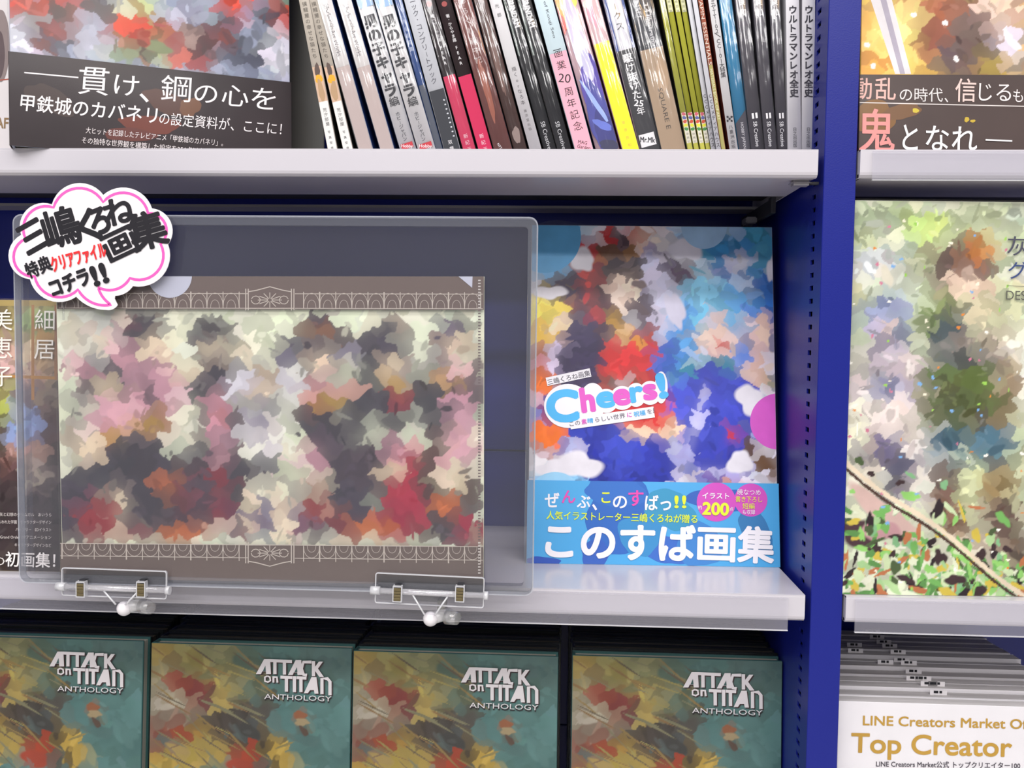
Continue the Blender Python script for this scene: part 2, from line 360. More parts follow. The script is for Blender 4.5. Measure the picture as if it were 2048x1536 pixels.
def back(x0, x1, lab):
    r = empty('back_panel', loc=(x0, ZB, 0)); w = x1-x0; zs = [0, .5, ZO-.4, ZO-.118, ZO+.135, ZO+.42, 2.1]
    for a, b in zip(zs, zs[1:]): box('panel', 0, w, 0, .012, a+.0008, b-.0008, M_bluep, r, .0006)
    tag(r, lab, 'back panel')
back(XL-.0024, .1945, 'blue metal back panel of the wide shelf bay, seen behind the clear case')
back(.2190, X2+.9, 'blue back panel of the right shelf bay in deep shade')

# bracket under the upper shelf
b = empty('shelf_bracket', loc=(.178, .90, T1+ZO))
slab('bracket_arm', [(0, -.022), (.003, -.022), (.003, -.034), (0, -.034)], -.11, .012, M_dark, b)
box('hook', -.0005, .0035, -.115, -.105, -.034, -.0205, M_dark, b)
box('rest', -.010, .0, -.06, -.04, -.036, -.030, M_shade, b, .001)
tag(b, 'dark steel bracket hooked under the upper white shelf near the blue upright', 'bracket')
b = empty('shelf_clip', loc=(.181, .705, T1-.0205+ZO))
box('clip_body', -.008, .007, -.006, .006, -.004, 0, M_shade, b, .0018); box('clip_pin', -.002, .013, -.002, .002, -.003, -.001, M_dark, b)
tag(b, 'small grey clip under the right front corner of the upper shelf', 'clip')

# ------------------------------------------------------------------ books shown face out
def sheet_wrap(x0, x1, y0, y1, z0, z1, m, r):   # one skin of film: front, both sides and top
    bm = bmesh.new(); e = .0008; pr = [(x0, y1), (x0, y0+e), (x0+e, y0), (x1-e, y0), (x1, y0+e), (x1, y1)]
    a = [bm.verts.new((x, y, z0)) for x, y in pr]; b = [bm.verts.new((x, y, z1-e)) for x, y in pr]
    for i in range(5): bm.faces.new((a[i], a[i+1], b[i+1], b[i]))
    c = [bm.verts.new((x0+e, y1, z1)), bm.verts.new((x0+e, y0+e, z1)), bm.verts.new((x1-e, y0+e, z1)), bm.verts.new((x1-e, y1, z1))]
    bm.faces.new((b[2], b[3], c[2], c[1])); bm.faces.new(c); return from_bm('plastic_wrap', bm, m, r)
def face_book(name, pl, W, H, T, cov, label, cat='book', group=None, pages=M_page, board=.0022, spine='left', wrap=True, inset=.002, sidecol=None):
    r = empty(name, pl.mat()); mc = mat('cover_'+cov, cov, .3, .45, noise=.03); bm = bmesh.new()
    bx(bm, 0, W, 0, board, 0, H); bx(bm, 0, W, T-board, T, 0, H)
    if spine == 'left': bx(bm, 0, board, board, T-board, 0, H)
    else: bx(bm, W-board, W, board, T-board, 0, H)
    cv = from_bm('cover', bm, mc, r, .0004, 1)
    a, b = (board, W-inset) if spine == 'left' else (inset, W-board)
    box('page_block', a, b, board, T-board, inset, H-inset, pages, r)
    if wrap:
        sheet_wrap(-.0012, W+.0012, -.0018, T+.001, 0, H+.001, M_tight, r)
    tag(r, label, cat, group); return r, cv

# --- blue and white artbook
pl = lean_plane(atZ(1055, 1126, T2), atZ(1552, 1134, T2), 10); Wc = .2135; Hc = .297
r, cv = face_book('artbook', pl, Wc, Hc, .016, 'DFDBE2', 'large white artbook with big blue and red colour patches and a light blue band', wrap=False)
P = Print(pl, .0002, (.0004, Wc-.0004, .0004, Hc-.0004))
P.begin('DFDBE2'); P.blobs([(1092, 480, 84, 78, 0, '6DB4E2', 0), (1412, 462, 66, 44, 10, 'A6C9EA', 0), (1130, 985, 70, 50, 0, '8FC8EE', 0),
 (1100, 640, 46, 62, 10, 'F2C648', .08), (1090, 612, 30, 28, 0, 'F4DE5E'), (1118, 660, 24, 34, 30, 'F7D9B8'), (1135, 690, 13, 40, -20, 'E8A93A'),
 (1170, 615, 34, 18, 20, 'E0702C'), (1088, 735, 30, 42, 0, 'B5532A'), (1110, 720, 22, 40, 10, 'D9C9E8'), (1085, 770, 26, 30, 0, 'D96A28'),
 (1235, 560, 152, 42, -8, '3A2C46', .05), (1240, 505, 70, 34, -8, '4A3440'), (1222, 516, 74, 12, -14, 'B07A2C'), (1350, 545, 70, 18, 22, '453050'),
 (1170, 720, 52, 140, 8, '3D3358'), (1345, 740, 40, 90, -12, '413A62'),
 (1188, 570, 26, 92, -14, 'C8322F'), (1215, 470, 13, 24, 20, 'C2282C'), (1268, 462, 20, 16, 0, 'BE2C30'),
 (1245, 570, 60, 70, 4, '40303C'), (1222, 650, 26, 70, 6, '4B3A4C'), (1296, 620, 26, 70, -10, '463748'),
 (1262, 745, 62, 86, -4, 'DD3134'), (1230, 800, 40, 50, 20, 'C92A30'), (1320, 720, 34, 48, -40, 'D03238'), (1310, 800, 40, 60, 0, 'C62A34'),
 (1245, 582, 30, 34, 0, 'F3D6C4'), (1240, 668, 22, 20, 0, 'F2CDB6'), (1226, 650, 9, 34, -12, 'C8962E'), (1262, 676, 34, 8, 30, 'D09A30'),
 (1243, 766, 54, 12, 8, '5B4A38'), (1240, 768, 12, 11, 0, 'C9C4CC'),
 (1325, 590, 26, 96, -22, 'CFCDEA'), (1292, 482, 24, 22, 0, 'EAC9B6'), (1300, 498, 12, 8, 0, '2F4CA8'), (1345, 650, 22, 50, -20, 'E2DDF2'), (1330, 680, 10, 44, -34, 'B4BBDC'),
 (1505, 500, 46, 64, 20, '3B86BC'), (1520, 480, 20, 74, -8, '4FA3C6'), (1450, 510, 52, 34, 10, '3F93CC'), (1475, 525, 26, 22, 0, 'D5D4E0'), (1400, 520, 10, 60, 10, '5AA8C4'),
 (1530, 600, 26, 60, 0, '2E69B8'), (1540, 700, 20, 80, 0, '27489E'), (1455, 545, 26, 16, 10, '27409A'),
 (1430, 640, 92, 84, 4, '58ADE6'), (1400, 590, 50, 34, -16, '7CCBEE'), (1360, 690, 28, 90, 10, '4F9BDE'), (1495, 680, 30, 84, -14, '4C82D8'), (1330, 720, 24, 40, 20, '3C66C8'),
 (1436, 668, 52, 44, 10, 'F4D4C6'), (1470, 640, 18, 30, 0, '5FB4EA'), (1400, 640, 14, 30, 20, '6CC0EE'), (1440, 690, 14, 12, 10, 'D65A58'),
 (1522, 668, 24, 40, 10, 'F2CDBC'), (1500, 650, 14, 12, 0, 'F5DCD0'), (1540, 730, 14, 40, 10, 'D9DDF4'),
 (1378, 742, 34, 16, -10, '2C9A84'), (1440, 738, 38, 20, 14, '2A9480'), (1415, 742, 20, 22, 0, '3440A4'), (1515, 745, 26, 40, 14, 'F0CABA'), (1536, 760, 12, 24, 0, 'A99A38'),
 (1430, 840, 84, 110, -6, '3844B8'), (1380, 800, 50, 40, 10, '414CC4'), (1470, 790, 46, 40, 0, '3E4AC0'), (1430, 930, 70, 44, 4, '3039A6'),
 (1392, 850, 8, 92, 14, 'C5C3EA'), (1455, 946, 66, 9, 6, 'C3BFE8'), (1470, 970, 40, 12, 0, 'D98A78'),
 (1110, 850, 52, 64, 10, '2D3AA2'), (1180, 870, 70, 46, 24, '2A38A4'), (1262, 935, 92, 96, 6, '2833A0'), (1240, 900, 40, 60, 10, '3746B8'), (1190, 960, 30, 60, 0, '27309A'),
 (1300, 850, 64, 28, 8, 'F0CBA8'), (1290, 838, 52, 18, 12, 'CE3030'), (1095, 870, 34, 40, 8, 'E9702A'), (1098, 908, 34, 7, 8, 'B9A0A8'), (1150, 900, 18, 22, 0, 'C0BFE6'),
 (1495, 905, 12, 28, 20, '6A5038'), (1525, 925, 16, 52, -38, '6B4C34'), (1464, 874, 12, 18, 0, 'C8303A')])
P.wash(6, dabs=200, dab=(5, 14), cellpx=25, jit=.09, extra=[(1165, 520, 26, 20, 30, 'DFDBE2'), (1100, 585, 30, 14, 0, 'E3DFE6'), (1370, 500, 30, 22, 0, 'DCD9E4'), (1160, 930, 40, 26, 0, 'E6E2EA'), (1500, 800, 26, 30, 0, 'E6E2EA'), (1480, 925, 22, 26, 0, 'E6E2EA'), (1110, 935, 40, 14, 0, 'E6E2EA'), (1350, 620, 16, 40, -20, 'DCD9EE'), (1545, 540, 10, 30, 0, 'D8D6E2')]); P.disc(1090, 474, 72, '5FA9DA'); P.disc(1408, 452, 46, 'A3C8EA'); P.disc(1110, 1000, 56, '9CD0F0'); P.disc(1556, 843, 56, 'D75FC6'); P.build('artwork', cv, M_ink)
BD = []
b1 = pl.uv(1055, 960)[1]
bm = bmesh.new(); bx(bm, -.0006, Wc+.0006, -.0011, -.0007, -.0001, b1); bx(bm, -.0009, -.0005, -.0011, .0165, -.0001, b1); bx(bm, Wc+.0005, Wc+.0009, -.0011, .0165, -.0001, b1)
bd = from_bm('paper_band', bm, mat('blue_band', '4FA9E2', .3, .5), r)
P = Print(pl, .0012, (-.0005, Wc+.0005, 0, b1))
P.blobs([(1240, 1030, 70, 80, 0, '356BBE'), (1230, 980, 60, 34, 0, '3A72C4'), (1340, 1020, 50, 40, 20, '3F97C0'), (1440, 1000, 60, 26, 0, '3A64B8'), (1330, 1100, 56, 26, 20, '3F6EC4'), (1190, 1110, 30, 30, 0, '3A63BC'),
 (1085, 1122, 34, 9, 4, '3457B4'), (1280, 1070, 40, 44, 10, '3E8FC8'), (1400, 1090, 50, 40, 30, '4386CC'), (1510, 1060, 26, 60, -30, '3A7CB4')])
P.disc(1432, 1004, 39, 'D254BE'); P.disc(1501, 1000, 33, 'D254BE')
W_ = 'F2EFF4'; Yl = 'E4F23C'; Pk = 'E44FB0'
P.text('ぜ', (1090, 1000), (1118, 1000), 34, W_, .02); P.text('ん', (1124, 993), (1150, 993), 30, Pk, .02); P.text('ぶ', (1154, 1003), (1180, 1003), 30, W_, .02); P.text('、', (1186, 1003), (1196, 1005), 36, W_, .02)
P.text('こ', (1203, 994), (1220, 994), 28, Yl, .02); P.text('の', (1226, 1003), (1253, 1003), 32, W_, .02); P.text('す', (1257, 996), (1286, 996), 36, Pk, .02); P.text('ばっ', (1290, 1005), (1341, 1007), 34, W_, .02); P.text('!!', (1349, 1003), (1371, 1003), 34, Yl, .03)
P.text('人気イラストレーター三嶋くろねが贈る', (1093, 1030), (1394, 1038), 18.5, Yl, .012)
P.text('このすば', (1093, 1080), (1388, 1087), 78, W_, .035); P.text('画', (1396, 1086), (1468, 1088), 76, W_, .03); P.text('集', (1476, 1088), (1546, 1091), 76, W_, .03)
P.text('イラスト', (1404, 991), (1457, 992), 14, W_, .02); P.text('約', (1395, 1015), (1403, 1015), 9, W_); P.text('200', (1405, 1016), (1456, 1018), 34, Yl, .04); P.text('点', (1458, 1018), (1466, 1018), 9, W_)
P.text('暁なつめ', (1474, 984), (1520, 985), 13, W_, .01); P.text('書き下ろし', (1470, 998), (1523, 999), 13, Yl, .01); P.text('短編', (1484, 1012), (1508, 1012), 13, Yl, .01); P.text('も収録', (1484, 1024), (1509, 1024), 10, W_)
P.build('band_print', bd, M_inkm)
P = Print(pl, .0008)
for (cx, cy, rx, ry) in ((1136, 812, 48, 44), (1185, 804, 26, 38), (1212, 802, 24, 24), (1244, 796, 24, 24), (1272, 790, 20, 24), (1300, 786, 22, 24), (1322, 775, 13, 32)): P.blob(cx, cy, rx, ry, 0, 'EEEBF0', 0)
P.stroke([(1140, 848), (1308, 824)], 22, 'EEEBF0'); P.stroke([(1093, 764), (1181, 745)], 17, 'EEEBF0')
P.text('三嶋くろね画集', (1095, 765), (1180, 746), 12.5, '6A6670', .02)
for c, x0, x1, y, h, cc in (('C', 1096, 1154, 814, 84, '4FB2EA'), ('h', 1163, 1186, 802, 66, 'DC5CC0'), ('e', 1194, 1226, 801, 60, '4FB2EA'), ('e', 1228, 1257, 796, 60, 'DC5CC0'), ('r', 1261, 1283, 791, 58, '4FB2EA'), ('s', 1287, 1310, 786, 58, 'DC5CC0'), ('!', 1316, 1329, 774, 66, '4FB2EA')):
    P.text(c, (x0, y-2 if c in 'Ch!' else y-8), (x1, y-5 if c in 'Ch!' else y-11), h, cc, .05)
P.text('この', (1139, 848), (1160, 845), 11, '6A6670'); P.text('素', (1163, 844), (1173, 843), 11, 'DC5CC0', .02); P.text('晴', (1175, 842), (1186, 841), 11, '4FB2EA', .02)
P.text('らしい世界', (1190, 840), (1250, 831), 11, '6A6670', .01); P.text('に', (1254, 830), (1263, 829), 11, 'DC5CC0', .02); P.text('祝福', (1267, 829), (1290, 825), 11, '4FB2EA', .02); P.text('を', (1294, 824), (1303, 822), 11, '6A6670'); P.text('！', (1306, 821), (1308, 821), 12, '6A6670', .02)
P.build('title_lettering', cv, M_inkm)
# loose corner of shrink film standing up over the cover's top edge
bm = bmesh.new(); q = [bm.verts.new(v) for v in ((.002, .004, Hc), (.060, .004, Hc), (.040, .006, Hc+.004), (.022, .008, Hc+.0075), (.012, .006, Hc+.005))]; bm.faces.new(q); from_bm('film_corner', bm, M_rim, r)
sheet_wrap(-.0014, Wc+.0014, -.0024, .0175, 0, Hc+.0008, clear('tight_film', .004, .15, .2), r)

# --- green forest-toned artbook on the right
pl = lean_plane(atZ(1681, 1189, T2), atZ(2048, 1194, T2), 1.5); Wc = .23; Hc = .2985
r, cv = face_book('artbook', pl, Wc, Hc, .02, 'D9DCCB', 'large artbook with pale leafy green cover standing right of the blue upright', wrap=True)
P = Print(pl, .0002, (.0004, Wc-.0004, .0004, Hc-.0004))
rng = random.Random(3)
base = [(1790, 480, 130, 70, 0, '9FAE86'), (1960, 470, 120, 60, 0, 'B4BD96'), (1745, 450, 40, 30, 20, '6E7F5A'), (1760, 470, 30, 22, 0, 'E6E6CE'), (1850, 455, 46, 34, 0, 'B9D070'), (1870, 520, 70, 60, 0, 'A8B088'), (1770, 560, 60, 60, 0, 'B9B9C0'), (1740, 530, 40, 40, 0, 'C9CDD0'), (1800, 600, 90, 60, 0, 'BFC9AE'),
 (1730, 640, 36, 60, 0, '96A086'), (1980, 620, 80, 90, 0, 'C5CEA8'), (2030, 760, 50, 110, 0, 'E0E0D4'), (1740, 780, 60, 60, 0, 'C8CBB0'), (1720, 870, 40, 60, 0, 'E6E0C8'), (1830, 900, 60, 120, 0, 'D8D2CA'), (1950, 950, 60, 120, 0, 'CDD3A4'), (2020, 950, 50, 160, 0, 'B9BD98'), (1960, 1060, 60, 50, 0, 'B3B294'), (2000, 1100, 80, 60, 0, 'C8BCA6')]
P.begin('C6CBB2'); P.blobs(base)
for _ in range(46):
    P.blob(rng.uniform(1690, 2048), rng.uniform(432, 640), rng.uniform(5, 17), rng.uniform(4, 13), rng.uniform(0, 180), rng.choice(['E2E6D6', 'D9A848', '7E9160', 'C8D86E', 'C9C3D2', 'A9C0DA', '8FA37A', 'E7DFC6', '5F7258']), .2, 18)
P.blobs([(1776, 655, 42, 72, 4, '5B6B98', .08), (1760, 640, 30, 34, 0, '6E80AE'), (1776, 655, 26, 24, 8, 'E7D0C8'), (1800, 690, 12, 50, -8, '55648F'), (1745, 720, 34, 26, -20, 'D8CCC8'), (1720, 760, 26, 60, 16, 'DCCFCB'), (1752, 730, 18, 50, 10, '6B6A72'), (1790, 740, 34, 48, 0, 'D0C2C8'), (1780, 800, 44, 46, -14, '4F5E8E'), (1760, 850, 34, 60, 10, 'D6C7C4'), (1806, 850, 32, 66, -6, 'DDD0CA'), (1770, 900, 20, 40, 0, '3C3E72'), (1745, 918, 50, 20, 6, '453A5A'), (1815, 925, 34, 18, 6, '40345A'), (1790, 970, 22, 60, 6, '3B3654'), (1740, 950, 34, 30, 0, 'C7BFB0'),
 (1925, 540, 66, 64, -6, '65504C', .08), (1960, 500, 34, 26, 20, 'B8743A'), (1890, 560, 24, 50, 10, '5B4846'), (1940, 580, 46, 36, 14, 'EBCDB8'), (1970, 545, 30, 22, 0, '5E4A46'), (1905, 615, 46, 30, -24, 'A9A884'), (1880, 650, 44, 60, 10, '7C8A4C'), (1900, 640, 40, 28, -30, '55604C'), (1950, 640, 40, 40, 20, 'BDB59C'), (1895, 665, 55, 30, -20, '3F4A50'), (1985, 650, 34, 60, 0, 'C6BE9E'), (1880, 720, 90, 18, -38, 'A7968C'), (1960, 700, 44, 30, 0, '857A6C'), (1910, 740, 70, 44, -14, '434E50'), (1930, 760, 80, 26, -4, '5C6A34'), (2000, 720, 50, 18, 30, '8F837A'), (2025, 760, 24, 50, 0, 'A68E72'), (1900, 820, 66, 60, 0, '5A5F40'), (1985, 820, 44, 46, 0, '6F5440'), (1960, 800, 60, 30, 10, '515A36'), (1895, 890, 40, 40, 0, '4D6B7C'), (1980, 890, 46, 40, 30, '4A7084'), (1895, 935, 38, 20, 4, '4F7078'), (1890, 990, 32, 70, 0, '6C5850'), (1905, 1040, 24, 50, -10, '71503C'), (1995, 970, 32, 46, 0, '84683E'), (2005, 1040, 32, 60, -12, '5E4740'), (2030, 1110, 26, 60, 0, '5A4A3E')])
EX = [(1775, 1035, 80, 26, 38, 'C6A8A0'), (1725, 1070, 50, 26, 20, '4A343A'), (1760, 1060, 34, 24, 0, 'B98E92')]
for _ in range(300):
    x = rng.uniform(1680, 2048); y = 1190-abs(rng.gauss(0, 1))*(105-(x-1680)*.16)
    EX.append((x, y, rng.uniform(4, 20), rng.uniform(3, 11), rng.uniform(0, 180), rng.choice(['6FA85A', '8CC46A', '4A5A3A', '3E2E30', 'A9C890', '5A8A4C', 'C8B24A', '2F2428', 'D6DCC0', 'B4704A', '7FB080', '9CC088', 'C4D4A8'])))
for q in range(60):
    t = q/59; EX.append((1688+t*362, 922+t*268+6*math.sin(t*9), 9, 4.5, 37, 'DCCBB2')); EX.append((1690+t*360, 936+t*266+6*math.sin(t*9), 8, 3, 37, '4A352E'))
for _ in range(90): EX.append((rng.uniform(1690, 2048), rng.uniform(440, 1180), rng.uniform(1.5, 4.5), rng.uniform(1.5, 4), 0, rng.choice(['F0E8D0', 'D8863C', '98C858', '7AA8D8', 'C87890', 'F4F0E4'])))
P.wash(12, dabs=520, dab=(4, 15), extra=EX)
P.build('artwork', cv, M_ink2)
P = Print(pl, .0016); P.text('灰', (2012, 492), (2060, 493), 42, '4A4A58'); P.text('グ', (2014, 540), (2052, 541), 40, '3A4A78'); P.stroke([(2012, 572), (2048, 573)], 1, '6A6A60'); P.text('DESIGN', (2010, 590), (2092, 592), 26, '5A5A52')
P.build('title_lettering', cv, M_inkm)

# --- sword-scene book top right
pl = lean_plane((.2222, .700, T1), (.46, .705, T1), 3); Wc = .23; Hc = .297
r, cv = face_book('artbook', pl, Wc, Hc, .02, 'E6B95A', 'golden orange artbook with a dark brown band, top right beside the blue upright', wrap=True)
P = Print(pl, .0002, (.0004, Wc-.0004, .0004, Hc-.0004))
P.begin('E6B95A'); P.blobs([(1760, 40, 70, 60, 0, 'F3D878'), (1745, 95, 50, 60, 0, 'EDBB52'), (1800, 60, 50, 60, 0, 'F6E690'), (1730, 60, 24, 60, 0, 'E3B058'), (1755, 125, 60, 26, 0, 'DE9A44'), (1812, 110, 24, 50, 0, 'F5DF78'), (1740, 15, 40, 16, 0, 'A8703C'), (1815, 0, 30, 20, 0, '9A6A44'),
 (1890, 60, 60, 100, 0, '9A5B40', .08), (1870, 110, 40, 50, 0, '8A4C38'), (1960, 70, 60, 100, 0, '6B5650'), (1920, 120, 60, 46, -20, '5A4A4C'), (1985, 110, 60, 50, 0, '5E4840'), (2040, 90, 30, 80, 0, '8D7E78'), (2010, 10, 50, 26, 0, 'EDD0B8'), (2015, 50, 34, 24, 0, 'D9B6A4'), (2020, 90, 30, 30, 30, 'DAD3DC'), (1995, 130, 40, 14, -10, 'A98F38'), (1960, 118, 14, 8, 40, 'B49A3E'), (1865, 145, 30, 5, 0, 'C0A23C'), (2040, 8, 18, 10, 0, 'A8685E')])
P.wash(12, dabs=300, extra=[(x, y, 6, 5, 50, 'F4ECE8') for x, y in ((1734, 90), (1746, 132), (1827, 30), (1912, 118), (1890, 46), (1792, 96))])
P.poly([(1738, -10), (1781, -10), (1822, 148), (1790, 148)], 'D8D2D4'); P.poly([(1758, -10), (1770, -10), (1810, 148), (1800, 148)], 'A8A0AE')
P.build('artwork', cv, M_ink2)
b1 = pl.uv(1716, 150)[1]
bm = bmesh.new(); bx(bm, -.0006, Wc+.0006, -.0011, -.0007, -.0001, b1); bx(bm, -.0009, -.0005, -.0011, .02, -.0001, b1)
bd = from_bm('paper_band', bm, mat('brown_band', '4C3F3C', .4, .25, noise=.12, nscale=14), r)
P = Print(pl, .0012, (-.0006, Wc, 0, b1))
P.blobs([(1745, 235, 50, 30, -10, '7E5A34'), (1800, 225, 40, 16, -10, '74543A'), (1830, 222, 6, 5, 0, 'C9B43E'), (1932, 240, 5, 5, 0, 'C0A43A'), (1944, 243, 5, 3, 0, 'C0A43A')])
P.stroke([(1714, 206), (2060, 214)], 2, 'D8CFCB')
P.text('動', (1706, 178), (1742, 178), 46, 'D9ABA0', .008); P.text('乱', (1749, 178), (1790, 179), 48, 'DDB0A6', .008); P.text('の時代', (1798, 190), (1884, 191), 30, 'E0D8D6', .005); P.text('、', (1888, 192), (1896, 193), 30, 'E0D8D6')
P.text('信', (1909, 181), (1950, 182), 50, 'E0C4BC', .006); P.text('じる', (1956, 184), (2020, 186), 42, 'E6DCDA', 0); P.text('も', (2024, 192), (2044, 193), 30, 'E6DCDA')
P.text('鬼', (1716, 262), (1787, 263), 92, 'D98F8A', .012); P.text('と', (1804, 275), (1834, 276), 62, 'F4F2F4', .005); P.text('なれ', (1850, 277), (1952, 279), 58, 'F4F2F4', .005); P.stroke([(1969, 281), (2022, 283)], 3, 'F0EEEE')
P.build('band_print', bd, M_inkm)

# --- dark banner artbook top left (stands askew, left edge nearer)
pa, pb = atZ(22, 291, T1), atZ(581, 334, T1)
pl = lean_plane(pa, pb, 2); Wc = float(np.linalg.norm(pb-pa)); Hc = .29
r, cv = face_book('artbook', pl, Wc, Hc, .018, '8D93A6', 'artbook set askew at top left with grey and red cover and black lettered band', wrap=True, board=.0018)
P = Print(pl, .0002, (.0004, Wc-.0004, .0004, Hc-.0004))
P.begin('8D93A6'); P.blobs([(150, 40, 150, 100, 0, '9297A8', .04), (100, 20, 60, 46, 0, 'D8432E'), (45, 10, 30, 30, 0, 'DD4A32'), (42, 70, 24, 40, 0, 'D4D3E2'), (60, 20, 16, 26, 10, '5E6660'), (120, 18, 30, 20, 0, '5A5652'), (110, 70, 40, 44, 10, '4A4A50'), (110, 88, 46, 30, 0, 'C95034'), (118, 94, 40, 26, 0, '403C46'), (135, 95, 30, 18, 0, '5C6272'), (66, 62, 14, 26, 0, '3A3A40'), (170, 90, 8, 40, 0, 'D8D6E0'),
 (470, 10, 50, 40, 20, 'D9452E'), (560, 40, 30, 50, 0, 'D2432F'), (570, 5, 12, 12, 0, '4C9A76'), (530, 60, 24, 80, 0, '3C3E4A'), (495, 60, 16, 60, 10, '8F97AE'), (560, 110, 20, 60, 0, 'DADAE6'), (550, 85, 30, 16, -30, 'E2DEE8'), (440, 50, 30, 80, -34, '43444E'), (400, 20, 40, 30, 0, '9CA0B2'), (500, 140, 60, 20, 24, '8890A8'), (480, 110, 40, 24, 30, '3F4250'), (350, 40, 60, 12, 20, 'B9BCCB'), (200, 10, 26, 60, -40, '4B4C56'),
 (225, 100, 30, 30, 0, 'A6A8B8'), (265, 20, 30, 26, 0, 'A9BA86'), (285, 8, 26, 18, 0, 'B7C780'), (250, 10, 12, 18, 0, 'E8E8C6'), (280, 62, 70, 36, 8, 'AF3A2E'), (300, 50, 50, 14, 14, 'D04434'), (245, 52, 28, 14, -24, 'C84232'), (340, 70, 40, 26, 10, '8E2F2A'), (240, 108, 34, 20, 0, '7F9168'), (300, 105, 30, 26, 0, '4C463E'), (320, 100, 14, 34, -14, '90A070'),
 (380, 72, 30, 30, 0, '4A3438'), (430, 80, 34, 16, 14, '8A3A32'), (400, 100, 40, 30, 20, '4B3438'), (362, 120, 28, 22, 0, 'C2584A'), (392, 130, 30, 18, 0, '9A3E38'), (378, 80, 12, 10, 0, 'EBC9B8')])
P.wash(9, dabs=420, dab=(5, 18))
P.build('artwork', cv, M_ink2)
bt = [pl.uv(22, 102), pl.uv(581, 167)]
bz = (bt[0][1]+bt[1][1])/2
bm = bmesh.new(); bx(bm, -.0006, Wc+.0006, -.0011, -.0007, -.0001, bz); bx(bm, -.0009, -.0005, -.0011, .02, -.0001, bz); bx(bm, Wc+.0005, Wc+.0009, -.0011, .019, -.0001, bz)
bd = from_bm('paper_band', bm, mat('black_band', '30272A', .45, .2, noise=.2, nscale=18), r)
P = Print(pl, .0012, (-.0006, Wc, 0, bz))
P.blobs([(300, 250, 60, 18, 8, '6A3226'), (330, 205, 50, 20, 20, '4E3028'), (380, 215, 20, 20, 0, '6B4630'), (260, 270, 50, 14, 0, '60302A'), (100, 200, 50, 26, 30, '3E302E')])
P.stroke([(49, 146), (157, 156)], 2.6, 'EFE6E8')
P.text('貫', (158, 160), (218, 164), 62, 'F2E9EA'); P.text('け', (229, 169), (278, 173), 48, 'F2E9EA'); P.text('、', (280, 178), (300, 180), 60, 'F2E9EA'); P.text('鋼', (322, 176), (382, 180), 56, 'F2E9EA'); P.text('の', (389, 186), (434, 189), 46, 'F2E9EA'); P.text('心', (444, 190), (497, 194), 48, 'F2E9EA'); P.text('を', (503, 196), (551, 200), 50, 'F2E9EA')
P.text('甲鉄城のカバネリ', (42, 205), (314, 232), 36, 'F0E7E8', .01); P.text('の設定資料が、ここに！', (319, 237), (563, 259), 27, 'F0E7E8')
P.text('大ヒットを記録したテレビアニメ「甲鉄城のカバネリ」。', (172, 261), (446, 287), 14, 'E6DCDC'); P.text('その独特な世界観を構築した設定を256点以上収録', (164, 281), (432, 306), 14, 'E6DCDC')
P.build('band_print', bd, M_inkm)

# --- white-covered book at far left
pl = lean_plane((-.62, .735, T1), (float(atY(20, 200, .735)[0]), .735, T1), 3); W0 = .62+float(atY(20, 200, .735)[0])
r, cv = face_book('artbook', pl, W0, .28, .015, 'D8D2D2', 'sliver of a whitish book at the top left picture edge behind the black-banded artbook', wrap=False)
P = Print(pl, .0002, (0, W0, 0, .28)); P.blobs([(2, 90, 17, 74, 0, '8A7C7A', .03), (0, 110, 10, 46, 0, '5E5052', .03)]); P.stroke([(-20, 163), (20, 158)], 2, 'B0503C'); P.text('AF', (-8, 245), (17, 246), 30, '8A7050', .02); P.build('artwork', cv, M_ink)

# --- pink and green artbook behind the clear case, far left
pl = lean_plane(atZ(-160, 1139, T2), atZ(121, 1144, T2), 4); Wc = float(np.linalg.norm(atZ(121, 1144, T2)-atZ(-160, 1139, T2))); Hc = pl.uv(60, 600)[1]
r, cv = face_book('artbook', pl, Wc, Hc, .015, 'A8946A', 'artbook in warm brown and green tones behind the clear case at the left edge', wrap=True)
P = Print(pl, .0002, (.0004, Wc-.0004, .0004, Hc-.0004))
P.begin('6A5A4C'); P.blobs([(60, 660, 80, 60, 0, 'B9AC72'), (58, 640, 22, 26, 0, 'A9BE7C'), (95, 690, 26, 44, 0, 'C09A5A'), (52, 710, 20, 34, 0, 'E9D2B0'), (10, 720, 20, 60, 0, 'DDB8B0'), (100, 740, 20, 30, 0, 'C8A888'), (15, 800, 26, 40, 0, 'B4BC5C'), (60, 760, 20, 20, 0, 'E3B6A6'), (95, 640, 20, 20, 0, '8FB070'), (90, 790, 30, 34, 0, '8B7A6C'), (90, 860, 40, 50, 0, '6A4C48'), (60, 980, 90, 100, 0, '4A3C3E', .03), (60, 1060, 100, 90, 0, '453A3C', .02), (40, 780, 18, 18, 0, '6D6A74'), (38, 860, 26, 56, 8, '8DA0D0'), (60, 850, 26, 30, 0, '95A6D6'), (55, 905, 42, 20, 8, 'D2A494'), (62, 950, 8, 34, 10, 'D8C4B4'), (88, 940, 8, 28, -20, 'D4C0B0'), (15, 930, 12, 30, 0, '7A5650')])
P.wash(8, dabs=300, gain=.8, cellpx=20)
P.poly([(0, 600), (120, 600), (120, 612), (0, 612)], 'A8935C'); P.stroke([(66, 610), (66, 800)], 6, 'A87C50'); P.stroke([(112, 610), (112, 760)], 6, 'A87850'); P.stroke([(0, 752), (110, 756)], 6, 'B8884E')
P.build('artwork', cv, M_ink2)
P = Print(pl, .0018)
P.stack('細居', (92, 640), (91, 698), 44, 'F0EAE0', 0); P.stack('美恵子', (6, 640), (6, 752), 46, 'F0EAE0', 0)
